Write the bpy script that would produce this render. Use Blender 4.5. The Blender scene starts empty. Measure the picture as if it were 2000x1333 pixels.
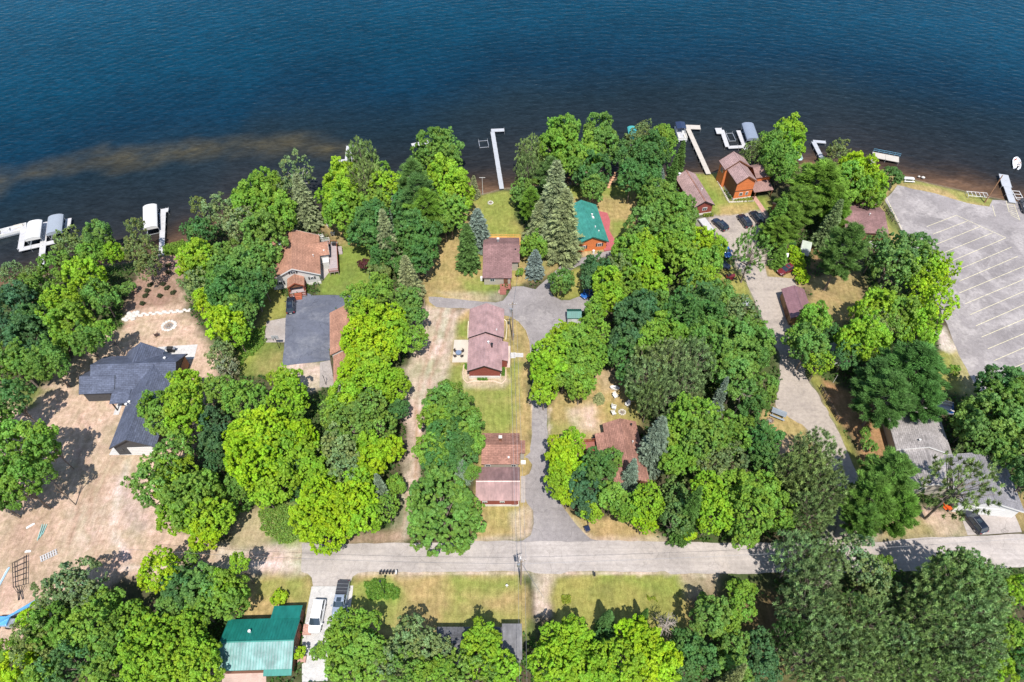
import bpy, math, random
import numpy as np
from mathutils import Vector, Matrix

SC = bpy.context.scene
COL = SC.collection
rnd = random.Random(7)
PI = math.pi

# ------------------------------------------------------------------ camera, sky, sun, exposure
CAM_H = 110.0
TILT = math.radians(39.9)
FPX = 1333.0
cam_d = bpy.data.cameras.new('camera'); cam = bpy.data.objects.new('camera', cam_d); COL.objects.link(cam)
cam.location = (0, 0, CAM_H); cam.rotation_euler = (TILT, 0, 0)
cam_d.sensor_width = 36; cam_d.lens = 36 * FPX / 2000.0; cam_d.clip_end = 4000
SC.camera = cam

world = bpy.data.worlds.new('World'); SC.world = world; world.use_nodes = True
wn = world.node_tree.nodes; wn.clear()
sky = wn.new('ShaderNodeTexSky'); sky.sky_type = 'NISHITA'; sky.sun_disc = False
sky.sun_elevation = math.radians(62); sky.sun_rotation = math.radians(174)
sky.air_density = 1.0; sky.dust_density = 0.6; sky.ozone_density = 1.5
bg = wn.new('ShaderNodeBackground'); bg.inputs[1].default_value = 0.15
wo = wn.new('ShaderNodeOutputWorld')
world.node_tree.links.new(sky.outputs[0], bg.inputs[0]); world.node_tree.links.new(bg.outputs[0], wo.inputs[0])

sun_d = bpy.data.lights.new('sun', 'SUN'); sun = bpy.data.objects.new('sun', sun_d); COL.objects.link(sun)
sun_d.energy = 5.0; sun_d.angle = math.radians(0.5); sun_d.color = (1.0, 0.955, 0.89)
el = math.radians(62); to_sun = Vector((0.105 * math.cos(el), -0.994 * math.cos(el), math.sin(el)))
sun.rotation_euler = to_sun.to_track_quat('Z', 'Y').to_euler()
sun.location = to_sun * 150

SC.view_settings.view_transform = 'Standard'; SC.view_settings.look = 'None'
SC.view_settings.exposure = 0.38; SC.view_settings.gamma = 1.0
SC.view_settings.use_curve_mapping = False

# ------------------------------------------------------------------ surveying: photo pixel + height -> place on the ground plan
cT, sT = math.cos(TILT), math.sin(TILT)
def G(px, py, z=0.0):
    a = (px - 1000) / FPX; b = -(py - 666.5) / FPX
    dy = sT + b * cT; dz = -cT + b * sT
    t = (z - CAM_H) / dz
    return (a * t, dy * t)
def height_of(bx, by, ay):
    y = G(bx, by)[1]; b = -(ay - 666.5) / FPX
    return CAM_H + (-cT + b * sT) * (y / (sT + b * cT))
def m_per_px(py, z=0.0):
    b = -(py - 666.5) / FPX
    return (CAM_H - z) / (cT - b * sT) / FPX

# ------------------------------------------------------------------ materials
MATS = {}
def new_mat(name):
    m = bpy.data.materials.new(name); m.use_nodes = True; m.node_tree.nodes.clear(); MATS[name] = m
    return m, m.node_tree.nodes, m.node_tree.links
def node(N, t, **kw):
    n = N.new(t)
    for k, v in kw.items():
        if k == 'ins':
            for a, b in v.items(): n.inputs[a].default_value = b
        else: setattr(n, k, v)
    return n
def ramp(N, L, src, stops):
    r = N.new('ShaderNodeValToRGB'); e = r.color_ramp.elements
    while len(e) < len(stops): e.new(0.5)
    for i, (p, c) in enumerate(stops):
        e[i].position = p; e[i].color = (c[0], c[1], c[2], 1) if hasattr(c, '__len__') else (c, c, c, 1)
    L.new(src, r.inputs[0]); return r.outputs[0]
def mul(N, L, a, b, fac=1.0, mode='MULTIPLY'):
    x = N.new('ShaderNodeMix'); x.data_type = 'RGBA'; x.blend_type = mode
    if hasattr(fac, 'links') or not isinstance(fac, float): L.new(fac, x.inputs[0])
    else: x.inputs[0].default_value = fac
    for s, i in ((a, 6), (b, 7)):
        if isinstance(s, tuple): x.inputs[i].default_value = (s[0], s[1], s[2], 1)
        else: L.new(s, x.inputs[i])
    return x.outputs[2]
def noise(N, L, scale, detail=4, vec=None, rough=0.55, dist=0.0):
    n = node(N, 'ShaderNodeTexNoise'); n.inputs['Scale'].default_value = scale
    n.inputs['Detail'].default_value = detail; n.inputs['Roughness'].default_value = rough
    n.inputs['Distortion'].default_value = dist
    if vec is not None: L.new(vec, n.inputs['Vector'])
    return n.outputs[0]
def mapped(N, L, coord='Object', scale=(1, 1, 1), rot=(0, 0, 0)):
    tc = N.new('ShaderNodeTexCoord'); mp = N.new('ShaderNodeMapping')
    mp.inputs['Scale'].default_value = scale; mp.inputs['Rotation'].default_value = rot
    L.new(tc.outputs[coord], mp.inputs[0]); return mp.outputs[0]
def finish(m, N, L, col, rough=0.8, bump=None, bstr=0.3, bdist=0.05, metal=0.0, spec=0.4):
    p = N.new('ShaderNodeBsdfPrincipled'); o = N.new('ShaderNodeOutputMaterial')
    if isinstance(col, tuple): p.inputs['Base Color'].default_value = (*col[:3], 1)
    else: L.new(col, p.inputs['Base Color'])
    p.inputs['Roughness'].default_value = rough; p.inputs['Metallic'].default_value = metal
    p.inputs['Specular IOR Level'].default_value = spec
    if bump is not None:
        b = N.new('ShaderNodeBump'); b.inputs['Strength'].default_value = bstr; b.inputs['Distance'].default_value = bdist
        L.new(bump, b.inputs['Height']); L.new(b.outputs[0], p.inputs['Normal'])
    L.new(p.outputs[0], o.inputs[0]); return p

def surf(name, col, rough=0.75, var=0.15, scale=0.6, fine=6.0, metal=0.0, spec=0.4, bump=0.15, bdist=0.03):
    if name in MATS: return MATS[name]
    m, N, L = new_mat(name)
    v = mapped(N, L)
    n1 = noise(N, L, scale, 5, v); n2 = noise(N, L, fine, 3, v)
    c = mul(N, L, col, ramp(N, L, n1, [(0.3, 1 - var), (0.7, 1 + var)]))
    c = mul(N, L, c, ramp(N, L, n2, [(0.3, 1 - var * .5), (0.7, 1 + var * .5)]))
    finish(m, N, L, c, rough, n2 if bump else None, bump, bdist, metal, spec)
    return m

def shingle(name, col, axis='e', var=0.22, streak=0.12):
    key = name + '_' + axis
    if key in MATS: return MATS[key]
    m, N, L = new_mat(key)
    v = mapped(N, L, rot=(0, 0, 0 if axis == 'e' else PI / 2))
    bt = node(N, 'ShaderNodeTexBrick'); bt.inputs['Scale'].default_value = 1.0
    bt.inputs['Brick Width'].default_value = 0.9; bt.inputs['Row Height'].default_value = 0.30
    bt.inputs['Mortar Size'].default_value = 0.025; bt.inputs['Bias'].default_value = 0
    bt.inputs['Color1'].default_value = (1 - var, 1 - var, 1 - var, 1); bt.inputs['Color2'].default_value = (1 + var * .5, 1 + var * .5, 1 + var * .5, 1)
    bt.inputs['Mortar'].default_value = (.55, .55, .55, 1)
    L.new(v, bt.inputs['Vector'])
    n1 = noise(N, L, .35, 5, v); n2 = noise(N, L, 3.0, 4, v)
    c = mul(N, L, col, bt.outputs[0])
    vv = mapped(N, L, scale=(2.2, .35, .35) if axis == 'e' else (.35, 2.2, .35)); n5 = noise(N, L, .9, 4, vv)
    c = mul(N, L, c, ramp(N, L, n1, [(0.36, 1 - streak * 1.3), (0.64, 1 + streak)]))
    c = mul(N, L, c, ramp(N, L, n2, [(0.36, .84), (0.64, 1.13)])); c = mul(N, L, c, ramp(N, L, n5, [(0.36, .95), (0.64, 1.04)]))
    finish(m, N, L, c, .88, bt.outputs[0], .5, .03, 0, .25)
    return m

def siding(name, col, pitch=0.22, var=0.12, vertical=False):
    if name in MATS: return MATS[name]
    m, N, L = new_mat(name)
    v = mapped(N, L)
    w = node(N, 'ShaderNodeTexWave', wave_type='BANDS', bands_direction='X' if vertical else 'Z', wave_profile='SAW')
    w.inputs['Scale'].default_value = 0.314 / pitch; w.inputs['Distortion'].default_value = 0
    L.new(v, w.inputs[0])
    v2 = mapped(N, L, scale=(1, 1, 8))
    n = noise(N, L, 1.2, 5, v2)
    c = mul(N, L, col, ramp(N, L, n, [(0.3, 1 - var), (0.7, 1 + var)]))
    c = mul(N, L, c, ramp(N, L, w.outputs[1], [(0.0, .55), (0.12, 1.0), (1, 1.05)]))
    finish(m, N, L, c, .7, w.outputs[1], .5, .03)
    return m

def metal_roof(name, col, fade=0.1):
    if name in MATS: return MATS[name]
    m, N, L = new_mat(name)
    v = mapped(N, L)
    n1 = noise(N, L, .5, 5, v); n2 = noise(N, L, 8, 3, v)
    vv = mapped(N, L, scale=(1.6, .5, .5)); n3 = noise(N, L, 1.4, 5, vv)
    c = mul(N, L, col, ramp(N, L, n1, [(0.36, 1 - fade), (0.64, 1 + fade)])); c = mul(N, L, c, ramp(N, L, n3, [(0.35, .86), (0.65, 1.12)]))
    finish(m, N, L, c, .42, n2, .05, .01, 0.15, .5)
    return m

def paving(name, col, spots=(.5, .45, .4), spot=0.3, track=0.0, crack=0.35, rot=0.0, rough=.92, lo=.62, hi=.75):
    if name in MATS: return MATS[name]
    m, N, L = new_mat(name)
    v = mapped(N, L); vs = mapped(N, L, scale=(.06, 1.3, 1), rot=(0, 0, rot))
    n1 = noise(N, L, .12, 6, v, .6); n2 = noise(N, L, 1.4, 5, v, .7); n3 = noise(N, L, 12, 3, v, .7)
    c = mul(N, L, col, ramp(N, L, n1, [(0.36, .86), (0.64, 1.14)]))
    c = mul(N, L, c, ramp(N, L, n3, [(0.36, .82), (0.64, 1.18)])); c = mul(N, L, c, ramp(N, L, n2, [(0.36, .9), (0.64, 1.1)]))
    if track > 0:
        ns = noise(N, L, .9, 4, vs, .6)
        c = mul(N, L, c, ramp(N, L, ns, [(0.3, 1 - track), (0.7, 1 + track)]))
    nn = noise(N, L, .16, 8, v, .7, .6)
    f = ramp(N, L, nn, [(lo - .12, 0), (hi - .1, spot)])
    f2 = ramp(N, L, n2, [(.35, .3), (.65, 1)])
    f = mul(N, L, f, f2)
    c = mul(N, L, c, spots, f, 'MIX')
    if crack > 0:
        vo = node(N, 'ShaderNodeTexVoronoi', feature='DISTANCE_TO_EDGE'); vo.inputs['Scale'].default_value = .16
        wv = node(N, 'ShaderNodeVectorMath', operation='ADD'); nz = node(N, 'ShaderNodeTexNoise'); nz.inputs['Scale'].default_value = .5
        sc = node(N, 'ShaderNodeVectorMath', operation='SCALE'); sc.inputs['Scale'].default_value = 2.2
        L.new(v, nz.inputs['Vector']); L.new(nz.outputs[1], sc.inputs[0]); L.new(v, wv.inputs[0]); L.new(sc.outputs[0], wv.inputs[1])
        L.new(wv.outputs[0], vo.inputs['Vector'])
        k = ramp(N, L, vo.outputs[0], [(0.0, 1 - crack), (0.012, 1.0)])
        c = mul(N, L, c, k)
    finish(m, N, L, c, rough, n3, .3, .02, 0, .25)
    return m

def paint(name, col, rough=.25, metal=0.0):
    if name in MATS: return MATS[name]
    m, N, L = new_mat(name)
    v = mapped(N, L); n = noise(N, L, 2.5, 3, v)
    c = mul(N, L, col, ramp(N, L, n, [(0.3, .93), (0.7, 1.06)]))
    p = finish(m, N, L, c, rough, None, metal=metal, spec=.5)
    p.inputs['Coat Weight'].default_value = .6; p.inputs['Coat Roughness'].default_value = .08
    return m

# ------------------------------------------------------------------ mesh helpers
class MB:
    def __init__(s): s.v = []; s.f = []
    def add(s, vs, fs):
        o = len(s.v); s.v += [tuple(v) for v in vs]; s.f += [tuple(i + o for i in f) for f in fs]; return s
    def box(s, x0, x1, y0, y1, z0, z1, rot=0.0, at=None):
        vs = [(x, y, z) for z in (z0, z1) for x, y in ((x0, y0), (x1, y0), (x1, y1), (x0, y1))]
        if rot or at:
            c, sn = math.cos(rot), math.sin(rot); ax, ay = at or (0, 0)
            vs = [(ax + x * c - y * sn, ay + x * sn + y * c, z) for x, y, z in vs]
        return s.add(vs, [(3, 2, 1, 0), (4, 5, 6, 7), (0, 1, 5, 4), (1, 2, 6, 5), (2, 3, 7, 6), (3, 0, 4, 7)])
    def loft(s, rings, caps=True, close=True):
        n = len(rings[0]); o = len(s.v)
        for r in rings: s.v += [tuple(p) for p in r]
        m = n if close else n - 1
        for i in range(len(rings) - 1):
            for j in range(m):
                a = o + i * n + j; b = o + i * n + (j + 1) % n
                s.f.append((a, b, b + n, a + n))
        if caps:
            s.f.append(tuple(o + j for j in range(n))[::-1]); s.f.append(tuple(o + (len(rings) - 1) * n + j for j in range(n)))
        return s
    def prism(s, prof, a0, a1, axis='e'):
        # profile (t, z) in the plane across the axis, extruded from a0 to a1 along it
        f = (lambda a, t, z: (a, t, z)) if axis == 'e' else (lambda a, t, z: (t, a, z))
        return s.loft([[f(a0, t, z) for t, z in prof], [f(a1, t, z) for t, z in prof]])
    def tube(s, p0, p1, r0, r1=None, n=6, caps=True):
        r1 = r0 if r1 is None else r1
        p0 = Vector(p0); p1 = Vector(p1); d = (p1 - p0).normalized()
        a = d.orthogonal().normalized(); b = d.cross(a)
        return s.loft([[p + (a * math.cos(2 * PI * k / n) + b * math.sin(2 * PI * k / n)) * r for k in range(n)] for p, r in ((p0, r0), (p1, r1))], caps)
    def path(s, pts, radii, n=5):
        rings = []
        for i, p in enumerate(pts):
            p = Vector(p); q = Vector(pts[min(i + 1, len(pts) - 1)]) - Vector(pts[max(i - 1, 0)])
            d = q.normalized(); a = Vector((0, 1, 0)).cross(d)
            a = a.normalized() if a.length > .05 else Vector((1, 0, 0)); b = d.cross(a)
            rings.append([p + (a * math.cos(2 * PI * k / n) + b * math.sin(2 * PI * k / n)) * radii[i] for k in range(n)])
        return s.loft(rings)
    def cyl(s, x, y, z0, z1, r, r1=None, n=14): return s.tube((x, y, z0), (x, y, z1), r, r1, n)
    def dome(s, x, y, z, rx, ry, rz, n=10, m=5, full=False):
        rings = []; lo = -PI / 2 if full else 0
        for i in range(m + 1):
            t = lo + (PI / 2 * .98 - lo) * i / m
            rings.append([(x + rx * math.cos(t) * math.cos(2 * PI * k / n), y + ry * math.cos(t) * math.sin(2 * PI * k / n), z + rz * math.sin(t)) for k in range(n)])
        return s.loft(rings)
    def poly(s, pts, z0, z1=None):
        n = len(pts); a = sum(pts[i][0] * pts[(i + 1) % n][1] - pts[(i + 1) % n][0] * pts[i][1] for i in range(n))
        if a < 0: pts = pts[::-1]
        if z1 is None: return s.add([(x, y, z0) for x, y in pts], [tuple(range(n))])
        return s.loft([[(x, y, z0) for x, y in pts], [(x, y, z1) for x, y in pts]])
    def build(s, name, mat, parent=None, smooth=False, bevel=0.0, kind=None, label=None):
        me = bpy.data.meshes.new(name); me.from_pydata(s.v, [], s.f); me.update()
        if mat: me.materials.append(mat)
        if smooth: me.polygons.foreach_set('use_smooth', [True] * len(me.polygons))
        o = bpy.data.objects.new(name, me); COL.objects.link(o)
        if parent: o.parent = parent
        if bevel:
            b = o.modifiers.new('bevel', 'BEVEL'); b.width = bevel; b.segments = 2; b.limit_method = 'ANGLE'
        if kind: o['kind'] = kind
        if label: o['label'] = label
        return o
def tag(o, label, cat, group=None):
    o['label'] = label; o['category'] = cat
    if group: o['group'] = group
    return o
def thing(name, label, cat, loc=(0, 0, 0), rot=0.0, group=None):
    o = bpy.data.objects.new(name, None); COL.objects.link(o); o.empty_display_size = .5
    o.location = loc; o.rotation_euler = (0, 0, rot); return tag(o, label, cat, group)
def copy_tree(o, parent=None):
    c = o.copy(); COL.objects.link(c); c.parent = parent
    for ch in o.children: copy_tree(ch, c)
    return c

def value_noise(x, y, scale, seed):
    x = x / scale; y = y / scale; xi = np.floor(x).astype(int); yi = np.floor(y).astype(int); fx = x - xi; fy = y - yi
    fx = fx * fx * (3 - 2 * fx); fy = fy * fy * (3 - 2 * fy)
    def h(a, b):
        v = np.sin(a * 127.1 + b * 311.7 + seed * 74.7) * 43758.5453
        return v - np.floor(v)
    return (h(xi, yi) * (1 - fx) + h(xi + 1, yi) * fx) * (1 - fy) + (h(xi, yi + 1) * (1 - fx) + h(xi + 1, yi + 1) * fx) * fy - .5
def fbm(x, y, scale, seed):
    return value_noise(x, y, scale, seed) + .5 * value_noise(x, y, scale / 2.1, seed + 3) + .25 * value_noise(x, y, scale / 4.3, seed + 5)
def poly_sd(x, y, pts):
    """signed distance to a polygon, positive inside"""
    d = np.full(x.shape, 1e9); ins = np.zeros(x.shape, bool); n = len(pts)
    for i in range(n):
        ax, ay = pts[i]; bx, by = pts[(i + 1) % n]
        ex, ey = bx - ax, by - ay; l2 = ex * ex + ey * ey + 1e-9
        t = np.clip(((x - ax) * ex + (y - ay) * ey) / l2, 0, 1)
        d = np.minimum(d, np.hypot(x - ax - t * ex, y - ay - t * ey))
        c = ((ay > y) != (by > y)) & (x < ex * (y - ay) / (ey if abs(ey) > 1e-9 else 1e-9) + ax)
        ins ^= c
    return np.where(ins, d, -d)
def grid_mesh(name, xs, ys, zfun, mat, attr=None):
    X, Y = np.meshgrid(xs, ys); x = X.ravel(); y = Y.ravel(); z = zfun(x, y)
    nx, ny = len(xs), len(ys)
    i = np.arange((nx - 1) * (ny - 1)); r = i // (nx - 1); c = i % (nx - 1); a = r * nx + c
    F = np.stack([a, a + 1, a + nx + 1, a + nx], 1)
    me = np_mesh(name, np.stack([x, y, z], 1), F)
    me.polygons.foreach_set('use_smooth', np.ones(len(F), bool))
    if attr:
        for k, fn in attr.items():
            at = me.attributes.new(k, 'FLOAT_COLOR', 'POINT'); colr = np.ones((len(x), 4)); colr[:, :3] = fn(x, y)
            at.data.foreach_set('color', colr.ravel().astype(np.float32))
    me.materials.append(mat)
    o = bpy.data.objects.new(name, me); COL.objects.link(o); return o
def np_mesh(name, V, F):
    me = bpy.data.meshes.new(name); n, k = F.shape
    me.vertices.add(len(V)); me.vertices.foreach_set('co', V.astype(np.float32).ravel())
    me.loops.add(n * k); me.loops.foreach_set('vertex_index', F.astype(np.int32).ravel())
    me.polygons.add(n); me.polygons.foreach_set('loop_start', np.arange(0, n * k, k, dtype=np.int32))
    me.polygons.foreach_set('loop_total', np.full(n, k, dtype=np.int32))
    me.update(calc_edges=True); return me

# ================================================================== THE GROUND
WATER_Z = -0.5
SHORE_PX = [(-160, 640), (-60, 585), (0, 562), (60, 545), (130, 528), (200, 518), (270, 508), (308, 497), (330, 492), (352, 488), (372, 470), (395, 448), (430, 436), (500, 430), (560, 428), (620, 432), (650, 436),
            (700, 438), (780, 428), (860, 402), (900, 388), (925, 380), (945, 378), (985, 369), (1010, 366), (1060, 362), (1130, 358), (1195, 352), (1250, 345), (1300, 342),
            (1338, 338), (1385, 338), (1405, 334), (1480, 330), (1560, 328), (1620, 326), (1690, 330), (1735, 338), (1760, 345), (1822, 359), (1900, 377), (1950, 388), (2000, 396), (2150, 430), (2300, 470)]
SW = [G(x, y, WATER_Z) for x, y in SHORE_PX]
SXs = np.array([-600, -250] + [p[0] for p in SW] + [260, 600.]); SYs = np.array([60, 75] + [p[1] for p in SW] + [95, 60.])
def shore_d(x, y): return y - np.interp(x, SXs, SYs)       # >0 on the lake side
def land_z(x, y):
    d = shore_d(x, y) + fbm(x, y, 6, 1) * .5
    z = np.interp(d, [-2.0, 0, 3, 15, 40], [0, WATER_Z, -.9, -2.0, -4.5])
    return z + np.where(d < -2, 0, 0)

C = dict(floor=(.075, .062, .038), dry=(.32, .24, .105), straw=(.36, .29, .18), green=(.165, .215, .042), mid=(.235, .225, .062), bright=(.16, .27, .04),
         dirt=(.425, .312, .232), dirt2=(.34, .23, .17), mulch=(.22, .135, .10), sand=(.44, .355, .28), needle=(.31, .175, .09), gravel=(.27, .24, .22), pale=(.46, .40, .345), shade=(.07, .06, .04), weed=(.17, .25, .06))
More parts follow.
